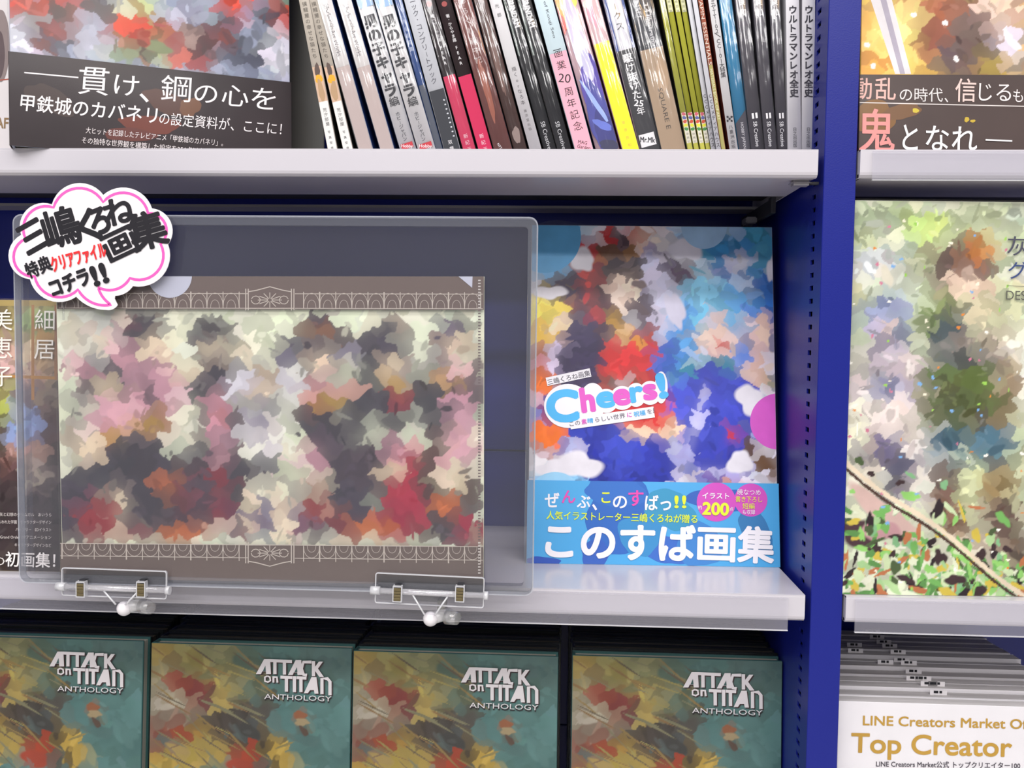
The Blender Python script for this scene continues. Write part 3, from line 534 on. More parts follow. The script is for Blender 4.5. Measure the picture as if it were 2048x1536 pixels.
for t_, y, x0 in (('灰と幻想のグリムガル　あいうら', 1028, 2), ('らわれた学園　キャラクターデザイン', 1043, 0), ('ハーツリー　EDイラスト', 1058, 34), ('Grand Order OPアニメーション', 1073, 3), ('キャラクターデザインなど', 1089, 32)): P.text(t_, (x0, y), (105, y+1), 8, 'D8D0CC')
P.text('の', (-12, 1121), (12, 1121), 22, 'E8E2DE'); P.text('初画集！', (14, 1117), (113, 1120), 32, 'F0EAE8', .015)
P.build('lettering', cv, M_inkm)

# ------------------------------------------------------------------ lower tier: teal hardcovers, copies behind copies
TH, TT, TW = .2600, .0165, .1780
ytop = .770; lean = 4; a = math.radians(lean)
dxs = [(-.3650, 0.0), (-.3650+.1795, 0), (0, 0), (0, 0)]
fronts = []
def top_left(px, py, Y): return atY(px, py, Y)
cols = [((287, 1282), 1, 'leftmost, cut by the picture edge'), ((303, 1285), 0, 'second from the left'), ((707, 1301), 0, 'third from the left'), ((1145, 1310), 0, 'rightmost, next to the blue upright')]
M_black = mat('cover_black_cloth', '1C1D22', .35, .5)
zt_mean = -.275
copies = []
first = None
for ci, ((px, py), isr, where) in enumerate(cols):
    p = atY(px, py, ytop); x0 = float(p[0])-(TW if isr else 0); ztop = float(p[2])
    n = 9
    for k in range(n):
        jit = (random.uniform(-.0025, .0035) if k else 0)
        dz = random.uniform(-.0025, .001) if k else 0
        vb = np.array([0, math.sin(a), math.cos(a)])
        yy = ytop+k*TT+(random.uniform(0, .0006) if k else 0)
        if yy+TT > ZB-.001: break
        o3 = np.array([min(x0+jit, .1945-TW-.0003), yy, ztop+dz])-vb*TH
        pl = Plane(o3, (1, 0, 0), vb)
        if k == 0:
            lab = 'teal and tan shrink-wrapped hardcover, '+where+' of the bottom row'
            if ci == 1:
                r, cv = face_book('hardcover_book', pl, TW, TH, TT-.0008, '3F6A68', lab, group='teal hardcovers facing out', board=.0025)
                first = r; P = Print(pl, .0002, (.0004, TW-.0004, .0004, TH-.0004))
                P.begin('5F827E'); P.blobs([(560, 1400, 130, 110, 0, '5F827E', .05), (640, 1330, 60, 50, 0, '5C7772'), (630, 1440, 80, 70, 0, '638B88'), (650, 1510, 70, 40, 0, '5B817D'),
                 (360, 1330, 90, 60, 0, '9A9160'), (430, 1330, 80, 60, 20, '7E7C58'), (480, 1380, 60, 80, -24, '6B6F56'), (500, 1330, 34, 40, 0, '5F7464'), (330, 1300, 60, 20, 10, 'B09A58'), (400, 1305, 60, 16, 14, '8F9068'),
                 (345, 1400, 60, 60, 0, 'A79C84'), (325, 1420, 40, 34, 0, 'B5AE9A'), (350, 1450, 60, 20, 0, '8C6E5E'), (330, 1380, 30, 20, 0, '9E937C'), (370, 1365, 44, 16, 34, '8C4034'), (385, 1400, 38, 15, 34, '94463A'), (398, 1385, 26, 30, 20, '7C3C3A'), (340, 1460, 44, 13, -8, '9A4A34'), (375, 1470, 36, 16, -26, 'A8553A'), (315, 1510, 24, 14, -20, '9C4A34'),
                 (420, 1350, 66, 13, 44, 'B3A25A'), (440, 1420, 11, 66, 12, 'C2A75A'), (410, 1465, 14, 48, 34, 'C6A956'), (370, 1520, 90, 26, -14, 'BBA04E'), (430, 1500, 50, 34, 0, 'A89350'), (480, 1370, 22, 60, -26, '8A845E'),
                 (475, 1455, 66, 34, 8, '4E4640'), (510, 1430, 34, 40, -20, '5B5650'), (500, 1480, 50, 34, 10, '433D3A'), (478, 1463, 12, 7, 0, '7F9894'), (480, 1525, 30, 26, 20, 'B84C34'), (540, 1520, 34, 40, 0, '4D4438'), (560, 1500, 16, 36, -28, 'C9A850'), (575, 1530, 20, 14, 0, 'D0B058'), (505, 1390, 7, 22, -24, '6F9C94')])
                P.blobs([(600, 1430, 14, 8, 20, '8A5A40'), (604, 1444, 15, 7, 10, '9A8A6A'), (608, 1462, 12, 6, 40, '5A4A40')])
                P.wash(8, dabs=220, dab=(6, 26), jit=.07, gain=.76, cellpx=30, extra=[(random.uniform(306, 540), random.uniform(1296, 1534), random.uniform(14, 44), random.uniform(1.0, 2.6), random.uniform(20, 48), random.choice(['8E8450', '77745A', '5E5446', '857046', '7E6444'])) for _ in range(50)]+[(600, 1430, 14, 8, 20, '8A5A40'), (604, 1444, 15, 7, 10, '9A8A6A'), (608, 1462, 12, 6, 40, '5A4A40')])
                P.build('artwork', cv, M_ink2)
                P = Print(pl, .0014)
                for dx, dy, c, e in ((2.2, 2.2, '3A2A2C', .012), (0, 0, 'D9D4D6', 0)):
                    def poly(*q): P.poly([(x+dx, y+dy) for x, y in q], c)
                    def st(q, w): P.stroke([(x+dx, y+dy) for x, y in q], w, c)
                    # ATTACK: bold angular capitals with slanting A
                    def A_(x, y, w, h): poly((x, y+h), (x+w*.55, y), (x+w*.95, y), (x+w, y+h), (x+w*.68, y+h), (x+w*.66, y+h*.82), (x+w*.42, y+h*.82), (x+w*.34, y+h)); 
                    y, h = 1317, 30
                    A_(513, y, 30, h); st([(541, y+3), (585, y+5)], 6); st([(551, y+3), (551, y+30)], 6.5); st([(570, y+3), (570, y+31)], 6.5)
                    A_(577, y+2, 28, h); st([(624, y+6), (608, y+6), (604, y+19), (608, y+31), (615, y+32)], 6); st([(628, y+4), (628, y+34)], 6.5); poly((630, y+17), (639, y+5), (647, y+5), (637, y+19), (649, y+36), (640, y+36), (630, y+22))
                    y = 1352
                    st([(536, y-1), (531, y+1), (531, y+9), (537, y+11), (542, y+8), (541, y+1), (536, y-1)], 3.4); st([(548, y+12), (548, y)], 4); st([(546, y+1), (555, y+1), (556, y+12)], 4)
                    st([(562, y+1), (586, y+2)], 6); st([(574, y), (574, y+30)], 6.5); st([(590, y-1), (590, y+31)], 6.5); st([(594, y+2), (614, y+3)], 6); st([(603, y), (603, y+31)], 6.5)
                    poly((609, y+33), (624, y+1), (634, y+1), (638, y+34), (630, y+34), (629, y+27), (621, y+27), (617, y+33)); st([(645, y+35), (645, y+4), (656, y+4), (661, y+10), (661, y+37)], 6.5)
                P.poly([(527, 1341), (532, 1330), (533, 1341)], '3F5A58'); P.poly([(590, 1343), (595, 1333), (596, 1343)], '3F5A58')
                P.text('ANTHOLOGY', (531, 1394), (665, 1399), 15, '2E2A2C', .03); P.text('ANTHOLOGY', (530, 1391), (664, 1396), 15, 'DAD6D8', .01)
                P.build('title_lettering', cv, M_inkm)
            else:
                fronts.append((pl, lab)); continue
        else: copies.append((pl, k, ci))
def copy_tree(o, parent=None):
    c = o.copy(); COL.objects.link(c); c.parent = parent
    for ch in list(o.children): copy_tree(ch, c)
    return c
for pl, lab in fronts:
    c = copy_tree(first); c.matrix_world = pl.mat(); tag(c, lab, 'book', 'teal hardcovers facing out')
names = ['leftmost', 'second', 'third', 'rightmost']; ordn = ['', 'first', 'second', 'third', 'fourth', 'fifth', 'sixth', 'seventh', 'eighth', 'ninth', 'tenth', 'eleventh', 'twelfth']
pl, k, ci = copies[0]
proto, _ = face_book('hardcover_book', pl, TW, TH, TT-.0008, '101517', '', group='shade-darkened copies behind the teal hardcovers', board=.0022, pages=mat('shaded_page_edges', '4A4438', .8, noise=.3, nscale=30, stretch=(1, 60, 1)))  # rear copies get darker boards and pages, shelf shade put into the colour
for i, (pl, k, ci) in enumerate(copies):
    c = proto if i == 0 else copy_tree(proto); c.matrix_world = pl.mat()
    tag(c, 'hardcover showing only its top edge darkened for shade, %s behind the %s teal cover' % (ordn[k], names[ci]), 'book', 'shade-darkened copies behind the teal hardcovers')

# ------------------------------------------------------------------ stack of white books at lower right
p = atY(1676, 1402, .712); Xw = max(float(p[0]), .2190); zt = float(p[2]); a = math.radians(3); vb = np.array([0, math.sin(a), math.cos(a)])
WH, WT, WW = .257, .0150, .19; proto = None
slips = [None, 1500, 1545, 1520, None, 1420, 1372, None, 1365, 1380, None]
for k in range(12):
    Y = .712+k*WT+(.004 if k >= 1 else 0)
    if Y+WT > ZB-.001: break
    o3 = np.array([Xw+(random.uniform(0, .004) if k else 0), Y, zt+(random.uniform(-.003, .001) if k else 0)])-vb*WH
    pl = Plane(o3, (1, 0, 0), vb)
    if k < 2:
        r, cv = face_book('softcover_book', pl, WW, WH, WT-.001, 'E0DDE0', '', group='white softcovers in the lower right stack', board=.0005, inset=.0003, pages=mat('white_page_edges', 'C9C5C4', .7, noise=.25, nscale=30, stretch=(1, 90, 1)))
        if k == 1: proto = r
    else:
        r = copy_tree(proto); r.matrix_world = pl.mat()
    if k == 0:
        P = Print(pl, .0003)
        for t_, A, B, h, b in (('LINE Creators Market Official', (1726, 1440), (2106, 1449), 27, .022), ('Top Creator 100', (1703, 1484), (2130, 1496), 55, .02)):
            P.text(t_, A, B, h, 'B48C34', b)
        P.text('LINE Creators Market公式 トップクリエイター100', (1752, 1527), (2040, 1531), 14, '3A3440', .012)
        P.build('title_lettering', cv, mat('gold_foil_print', attr=True, rough=.3, spec=.6, noise=.15, nscale=12))
    tag(r, 'white softcover with gold English lettering, frontmost of the lower right stack' if k == 0 else 'white softcover showing only its top edge, %s behind the gold-lettered front one' % ordn[k], 'book', 'white softcovers in the lower right stack')
    if k in (1, 2, 3, 5, 7, 8):
        sx = {1: .098, 2: .104, 3: .091, 5: .078, 7: .06, 8: .066}[k]-.02
        s = box('sales_slip', sx, sx+.0135, WT*.45, WT*.45+.0004, WH-.03, WH+.0035, mat('slip_paper', 'E4E0E2', .6), r)
        box('slip_mark', sx+.003, sx+.0065, WT*.45-.0002, WT*.45, WH+.0010, WH+.0030, M_dark, s); box('slip_mark', sx+.0075, sx+.0095, WT*.45-.0002, WT*.45, WH+.0010, WH+.0030, M_dark, s)

# ------------------------------------------------------------------ row of spines on the upper shelf
YS = .728
# xt0,xt1 (picture y=0), xb0,xb1 (y=296), spine colour, side colour, wrapped, name, label
SP = [
 (599, 616, 652, 677, 'B9B0A4', '2A2A28', 0, 'thin cream photo book with an orange cat patch, first of the leaning row'),
 (617, 635, 683, 708, 'B9B0A4', '2A2A28', 0, 'thin cream photo book with an orange cat patch, second of the leaning row'),
 (636, 661, 713, 748, 'E2DEDC', '2C4E9A', 1, 'white art book with taupe lower band, left of its twin'),
 (675, 701, 757, 790, 'E2DEDC', '2C4E9A', 1, 'white art book with taupe lower band, right of its twin'),
 (711, 746, 799, 832, 'E3E1E2', '5A7EB0', 1, 'white guide with heavy black vertical title and pale blue top, left copy'),
 (748, 784, 834, 871, 'E3E1E2', '5A7EB0', 1, 'white guide with heavy black vertical title and pale blue top, right copy'),
 (787, 806, 872, 884, '33528F', '33528F', 1, 'narrow blue book with white vertical lettering between white guide and grey book'),
 (808, 841, 886, 921, 'C6C8CE', '2A2C30', 0, 'light grey book with a charcoal lower band'),
 (843, 869, 923, 953, '2C2124', '2C2124', 1, 'black book with crimson lower band, left of two'),
 (871, 902, 955, 985, '2C2124', '2C2124', 0, 'black book with crimson lower band, right of two'),
 (905, 944, 988, 1023, '7A4640', '5B3432', 1, 'reddish brown book in crinkled shiny film'),
 (947, 974, 1026, 1054, '52362F', '3A2826', 1, 'dark brown book beside the crinkled reddish one'),
 (979, 1002, 1057, 1084, 'D8D6D8', '4A4A4C', 0, 'slim white book with small grey lettering between brown and black books'),
 (1005, 1031, 1086, 1113, '202024', '2A3432', 1, 'black book with white Latin title, left of two'),
 (1034, 1062, 1114, 1143, '202024', '2A3432', 1, 'black book with white Latin title, right of two'),
 (1068, 1106, 1148, 1187, 'CBDDE4', '3A3A40', 0, 'pale blue book with pink lower band and black anniversary lettering'),
 (1109, 1156, 1190, 1240, 'D8B6C0', '5C6AC0', 1, 'glossy book shading from orange and pink to purple'),
 (1160, 1199, 1245, 1277, 'E2BFC4', 'B04A5A', 1, 'pink topped book with bright yellow lower band'),
 (1205, 1249, 1279, 1321, 'E0DEE6', '223A86', 1, 'white book with blue edge and black band lettered in white'),
 (1254, 1308, 1323, 1370, '3A3B42', '2A2A30', 1, 'thick charcoal book with beige lower band'),
 (1318, 1330, 1374, 1386, 'A8A83A', '3A3420', 1, 'thin olive magazine, first of four'),
 (1331, 1344, 1387, 1398, 'A8A83A', '3A3420', 0, 'thin olive magazine, second of four'),
 (1346, 1358, 1400, 1410, 'A8A83A', '3A3420', 0, 'thin olive magazine, third of four'),
 (1359, 1371, 1411, 1421, 'A8A83A', '3A3420', 0, 'thin olive magazine, last of four'),
 (1373, 1383, 1422, 1431, 'DCDCE2', '30343C', 0, 'thin white magazine beside the olive ones'),
 (1385, 1394, 1433, 1441, 'DCDCE2', '30343C', 0, 'thin white magazine left of the brick red spine'),
 (1395, 1407, 1442, 1451, 'A8604C', '6A3028', 0, 'thin brick red and olive magazine with pale lettering'),
 (1416, 1434, 1459, 1476, 'D9D7D8', '6A3028', 0, 'white magazine with black lettering and small checkered mark'),
 (1436, 1466, 1478, 1500, '2E86B4', '2E86B4', 1, 'teal blue book with a dark slanted foot'),
 (1469, 1497, 1503, 1529, '4B4750', '3A3840', 1, 'charcoal book with white characters, leftmost of three'),
 (1504, 1529, 1531, 1553, '4B4750', '3A3840', 1, 'charcoal book with white characters, middle of three'),
 (1537, 1561, 1556, 1576, '4B4750', '3A3840', 1, 'charcoal book with white characters, rightmost of three'),
 (1570, 1601, 1578, 1602, 'DEDCE0', 'C8C6CC', 0, 'white book with bold dark vertical title, second from the upright'),
 (1604, 1632, 1604, 1629, 'DEDCE0', 'C8C6CC', 0, 'white book with bold dark vertical title, next to the blue upright'),
]
def spine_book(i, rec):
    xt0, xt1, xb0, xb1, sc, side, wrap, lab = rec
    Y = YS+[0, .004, .002, .006, .003][i % 5]*(1 if 3 < i < 32 else .3)
    t = (atY((xt0+xt1)/2, 0, Y)); bt = atY((xb0+xb1)/2, 296, Y); v = _n(t-bt)
    wt = .86*min(atY(xt1, 0, Y)[0]-atY(xt0, 0, Y)[0], 1e9); wb = .86*(atY(xb1, 296, Y)[0]-atY(xb0, 296, Y)[0])
    Wd = max(.0035, (wt+wb)/2*v[2]/.86-.0003)
    u = np.array([v[2], 0, -v[0]]); H = .257+.012*((i*7) % 4)
    s = (bt[2]-(T1+.0002)-Wd/2*abs(u[2]))/v[2]      # distance down to where the lower corner rests on the shelf
    foot = bt-v*s; pl = Plane(foot-u*Wd/2, u, v); r = empty('artbook' if Wd > .007 else 'magazine', pl.mat()); D = .19
    soft = Wd < .007; bd = .0006 if soft else .0012; ms = mat('spine_'+sc, sc, .38, .25, noise=.04); me_ = mat('side_'+side, side, .4, .25, noise=.1)
    bm = bmesh.new(); pr = []
    k = 6
    for j in range(k+1):                            # softly rounded spine
        q = -1+2*j/k; pr.append((Wd/2+q*Wd/2, (abs(q)**3)*Wd*.10))
    a0 = [bm.verts.new((x, y, 0)) for x, y in pr]; a1 = [bm.verts.new((x, y, H)) for x, y in pr]
    i0 = [bm.verts.new((bd if j == 0 else Wd-bd if j == k else x, y+bd, 0)) for j, (x, y) in enumerate(pr)]; i1 = [bm.verts.new((bd if j == 0 else Wd-bd if j == k else x, y+bd, H)) for j, (x, y) in enumerate(pr)]
    for j in range(k):
        for q, mi in (((a0[j], a0[j+1], a1[j+1], a1[j]), 0), ((i0[j+1], i0[j], i1[j], i1[j+1]), 1), ((a1[j], a1[j+1], i1[j+1], i1[j]), 0), ((a0[j+1], a0[j], i0[j], i0[j+1]), 0)):
            f = bm.faces.new(q); f.material_index = mi; f.smooth = True
    y0 = pr[0][1]; bx(bm, 0, bd, y0, D, 0, H, 1); bx(bm, Wd-bd, Wd, y0, D, 0, H, 1)
    cv = from_bm('cover', bm, [ms, me_], r); box('page_block', bd, Wd-bd, bd+y0+.0005, D-.002, .0005, H-.0005, M_page, r)
    if wrap: sheet_wrap(-.0004, Wd+.0004, -.0010, D+.001, 0, H+.001, M_film, r)
    tag(r, lab, 'book' if not soft else 'magazine', 'spines on the upper shelf'); return r, cv, pl, Wd, H
def band(P, Wd, za, zb, col): P.uvrect(.0004, max(za, 0), Wd-.0004, zb, col)
for i, rec in enumerate(SP):
    r, cv, pl, Wd, H = spine_book(i, rec); xt0, xt1, xb0, xb1 = rec[:4]
    cx = lambda y, f=.5: (xt0+(xt1-xt0)*f)+((xb0+(xb1-xb0)*f)-(xt0+(xt1-xt0)*f))*y/296.
    vy = lambda y: pl.uv(cx(y), y)[1]
    P = Print(pl, .0001); W_ = 'EDEAEC'; K_ = '26242A'
    pt = lambda y, f=.5: (cx(y, f), y)
    if i in (0, 1):
        band(P, Wd, vy(205), vy(133), 'C8A890'); P.blob(*pt(140), 5, 14, -10, '5A4A44'); P.blob(*pt(158), 8, 8, 0, 'D9A22C'); P.blob(*pt(182), 6, 22, -10, 'B0906E'); band(P, Wd, 0, vy(203), 'DEDCD8')
        P.stack('撲龍屋の幸せな猫たち', pt(8), pt(112), 10, '6A645C'); P.stack('荒汐部屋', pt(220), pt(248), 8.5, '4A4A4A'); P.stack('写真安彦', pt(264), pt(296), 6, '5A5A5A')
    elif i in (2, 3):
        band(P, Wd, 0, vy(133), 'B9A8A4'); P.stack('松くずさが', pt(12), pt(54), 12, '6A6468'); P.text('Art Works', pt(60), pt(112), 15, '7A7478')
    elif i in (4, 5):
        band(P, Wd, vy(14), H, '9CBBE0'); P.stack('男の子キャラ', pt(42), pt(180), 28, K_, .06); P.stack('編', pt(203), pt(204), 21, K_, .01); P.stack('ホビージャパン', pt(228), pt(278), 9.5, '3A3A44', .01)
        P.up(); a, b = pl.uv(*pt(293)); P.uvrect(Wd*.12, vy(297), Wd*.88, vy(286), 'C8303C'); P.text('Hobby', pt(291.5, .16), pt(292, .84), 9, W_, .02)
    elif i == 6:
        band(P, Wd, 0, vy(170), '4C5260'); P.stack('完全設定集', pt(44), pt(98), 10, 'B9C4DC')
    elif i == 7:
        band(P, Wd, 0, vy(180), '34363C'); P.stack('タニック・コンプリートブック', pt(-14), pt(162), 13.5, '55555E', .01); P.stack('双葉', pt(284), pt(297), 9, W_, .01)
        for q in range(9): P.blob(*pt(200+q*9, .8), 2, 1.6, 0, 'C9CCD2', .1, 8)
    elif i in (8, 9):
        band(P, Wd, 0, vy(151), 'C21F50'); P.disc(*pt(8), 5.5, '9A4A48'); P.stack('箸・からやま蕗', pt(32), pt(80), 8, W_, .01); P.stack('FEAR', pt(95), pt(126), 9, W_, .01); P.stack('新紀元', pt(272), pt(298), 9.5, 'E8C4CE', .01)
    elif i == 10:
        P.stack('あらくれ道中記', pt(2), pt(120), 14, 'C9B8B4', .0); P.blob(*pt(180), 7, 60, -14, '93503C'); P.text('NTT', pt(287, .3), pt(298, .4), 7, W_)
    elif i == 11: P.blob(*pt(120), 5, 80, -14, '6A4A40'); P.blob(*pt(270), 7, 18, -14, '8E7A74')
    elif i == 12:
        P.stack('日光郎', pt(-6), pt(30), 9, '5A5A5C'); P.stack('描くorなろ本', pt(138), pt(205), 9.5, '5E5A5E', .01); P.stack('廣済堂出版', pt(222), pt(258), 6.5, '7A7678'); band(P, Wd, vy(262), vy(130), 'C9C7C8') if 0 else None
    elif i in (13, 14):
        P.uvrect(.0004, vy(108), Wd*.2, H, '5A6660'); P.text('GUNDAM', pt(-4, .6), pt(54, .6), 16, W_, .03); P.text('SB Creative', pt(243), pt(298), 12, 'C9C9CC', .01)
    elif i == 15:
        band(P, Wd, 0, vy(105), 'EBA6B6'); P.text('works of Kouji Seo', pt(-40, .55), pt(76, .55), 8, '5A6068'); P.stack('画業', pt(106), pt(130), 19, K_); P.text('20', (cx(155)-12, 155), (cx(155)+12, 157), 25, K_); P.stack('周年記念', pt(183), pt(252), 19, K_)
        P.text('MAG', (cx(284)-8, 283), (cx(284)+10, 286), 10, K_, .01); P.text('Garden', (cx(293)-12, 292), (cx(293)+14, 296), 10, K_, .01)
    elif i == 16:
        P.lim = (.0004, Wd-.0004, 0, H)
        P.blobs([(1132, 20, 22, 40, -14, 'F2B66A'), (1142, 8, 12, 14, 0, 'F4DC5A'), (1120, 45, 10, 26, -14, 'E8706A'), (1150, 60, 16, 70, -14, 'CFC4DE'), (1165, 110, 14, 50, -14, 'DCDCEC'), (1185, 170, 22, 60, -14, '5B4AA8'), (1200, 235, 24, 70, -12, '4A4C9C'), (1175, 130, 10, 30, -14, 'C9C4E0'), (1210, 260, 20, 44, -10, '3E3F82'), (1190, 205, 5, 46, -34, '9AB0E8'), (1205, 250, 20, 8, 30, '6A7AD0'), (1220, 290, 22, 10, 0, '3A3A5A')])
    elif i == 17:
        band(P, Wd, 0, vy(85), 'E9F018'); P.blob(*pt(30, .4), 8, 26, -14, 'D9A0B0'); P.blob(*pt(8, .3), 8, 10, 0, 'D9D4C8'); P.stack('安彦良和', pt(245), pt(290), 8, 'E0A84A', .01)
    elif i == 18:
        band(P, Wd, 0, vy(99), '2C2B30'); P.uvrect(0.0004, vy(99), Wd*.16, H, '2B468E'); P.uvrect(Wd*.86, vy(99), Wd-.0003, H, '2B468E')
        P.stack('アワークス', pt(-28), pt(52), 17, K_, .01); P.stack('駆け抜けた', pt(116), pt(189), 19, W_, .025); P.text('25', (cx(205)-9, 205), (cx(205)+9, 207), 18, W_, .02); P.stack('年', pt(222), pt(223), 17, W_, .01)
        P.uvrect(Wd*.1, vy(292), Wd*.86, vy(267), 'E8E6E8'); P.text('Mr.Mk', pt(279, .14), pt(280, .82), 15, K_, .03)
    elif i == 19:
        band(P, Wd, 0, vy(97), 'A38B72'); P.blob(*pt(150, .7), 12, 34, -10, 'B09478'); P.text('Vol. 3.4 Illustrations~', pt(-24, .66), pt(112, .66), 13.5, 'DAD8DC'); P.text('INSEI', pt(-2, .34), pt(34, .34), 14, 'C9C7CC'); P.text('SQUARE E', pt(176, .5), pt(258, .5), 13, '4A4038')
    elif i in (20, 21, 22, 23):
        band(P, Wd, vy(24), H, 'D9D8B0'); P.stack('日経回路', pt(-6), pt(22), 5.5, '6A6A44'); band(P, Wd, 0, vy(225), 'D8D2C0')
        for q, c in enumerate(('C05A6A', '5A5E9A', 'C8503A', 'D9D83A', '4A8A4A')): P.blob(*pt(228+q*7.5), 4, 3.4, 0, c, .1, 12)
        P.stack('中央公論', pt(268), pt(290), 5.5, '6A6A60'); P.uvrect(.0004, 0, Wd-.0004, vy(286), 'B4B048')
    elif i in (24, 25): P.stack('CCCメディアハウス', pt(192), pt(290), 10, K_, .005, 8)
    elif i == 26:
        band(P, Wd, 0, vy(130), 'A8A060'); P.text('VAPIN ESSENTIALS', pt(-8), pt(130), 10, 'E8D8C8', .01); P.text('MATERIALS BOOK OF ART', pt(138), pt(240), 8, 'DCD6B4')
    elif i == 27:
        P.stack('ミヤTT-02', pt(4), pt(62), 12, K_, .0, 11); P.stroke([pt(66, .2), pt(74, .8)], 1.2, K_); P.stack('CC-01大特集', pt(82), pt(150), 12, K_, .005, 11)
        for q in range(9):
            if q % 2 == 0: P.blob(cx(238)-4+4*(q % 3), 234+4*(q//3), 2.3, 2.3, 0, K_, .1, 8)
        P.stack('八重洲出版', pt(254), pt(293), 8.5, '4A4A4E')
    elif i == 28:
        P.up(); P.add([(.0004, 0), (Wd-.0004, 0), (Wd-.0004, vy(221)), (.0004, vy(246))], [(0, 1, 2, 3)], '3A3844'); P.text('HOBBY JAPAN', pt(245, .55), pt(297, .55), 8, 'C9C7CC')
    elif i in (29, 30, 31):
        P.stack('彦良和', pt(-18), pt(25), 15, W_, .015); P.text('SB Creative', pt(243), pt(293), 11, 'E0DEE2'); P.uvrect(Wd*.30, vy(237), Wd*.46, vy(226), W_); P.uvrect(Wd*.58, vy(237), Wd*.74, vy(226), W_)
    elif i in (32, 33):
        P.stack('マン ウルトラマンレオ全史', pt(-36), pt(186), 18, '2E2C36', .04); P.stack('日之出出版', pt(259), pt(291), 8.5, '4A4A52')
    P.build('spine_print', cv, M_ink if i == 16 else M_inkm)
# grey steel divider behind the gap between askew artbook and leaning row
g = box('steel_divider', float(atY(560, 200, .80)[0]), float(atY(648, 200, .80)[0]), .80, .802, T1+ZO, T1+.22+ZO, mat('dim_steel', '5A5854', .5, noise=.05, nscale=8), bevel=.0006)
tag(g, 'dull grey steel divider plate in the gap before the leaning spines', 'divider')

# ------------------------------------------------------------------ clear display case with picture file
YC = .660
tl, br_ = atY(30, 430, YC), atY(1067, 1182, YC); x0, x1, z0, z1 = float(tl[0]), float(br_[0])-.0004, float(atY(560, 1176, YC)[2]), float(tl[2])
cs = empty('clear_display_case', loc=(x0, YC, z0+ZO)); w, h = x1-x0, z1-z0
slab('front_sheet', rrect(0, w, 0, h, .006), -.0022, -.0018, M_case, cs)
slab('back_sheet', rrect(0, w, 0, h, .006), .0042, .0046, M_acr, cs)
ring('rim', rrect(0, w, 0, h, .006), rrect(.0068, w-.0068, .0068, h-.0068, .003), -.0026, .005, M_rim, cs)
ring('rim_edge', rrect(-.0003, w+.0003, -.0003, h+.0003, .0063), rrect(.0006, w-.0006, .0006, h-.0006, .0056), -.0028, .0052, clear('rim_edge', .3, 3, .1, hazecol=(.8, .83, .92)), cs)
tag(cs, 'large hard clear plastic case clipped in front of the middle shelf', 'display case')

fl = lean_plane(atY(123, 1156, YC), atY(968, 1171, YC), 0); fw = .3175; fh = fl.uv(500, 553)[1]
fl = Plane(fl.o+np.array([0, .0018, 0]), fl.u, (0, 0, 1)); fw = fl.uv(968, 900)[0]; fh = fl.uv(500, 553)[1]
ff = empty('picture_file', fl.mat())
s1 = box('front_sheet', 0, fw, 0, .0003, 0, fh, mat('file_cream', 'DADCC6', .35, .5), ff)
box('back_sheet', 0, fw, .0010, .0013, .0005, fh-.0005, mat('file_back', '75655C', .4, .4), ff)
P = Print(fl, .0001, (.0003, fw-.0003, .0002, fh-.0002), .000009)
CR, PK, DK, MR, SK, OR, YW, PU = 'DDE0C8', 'CF9BA8', '3F3A42', '8E2634', 'E3CFB4', 'C8682A', 'C09638', '5A4A78'
P.begin('DDE0C8'); P.blobs([(760, 700, 240, 120, 0, 'E2E6CC', .04), (180, 680, 60, 70, 0, 'C9CCC4'), (650, 900, 200, 80, 0, 'DADFC6', .04)])
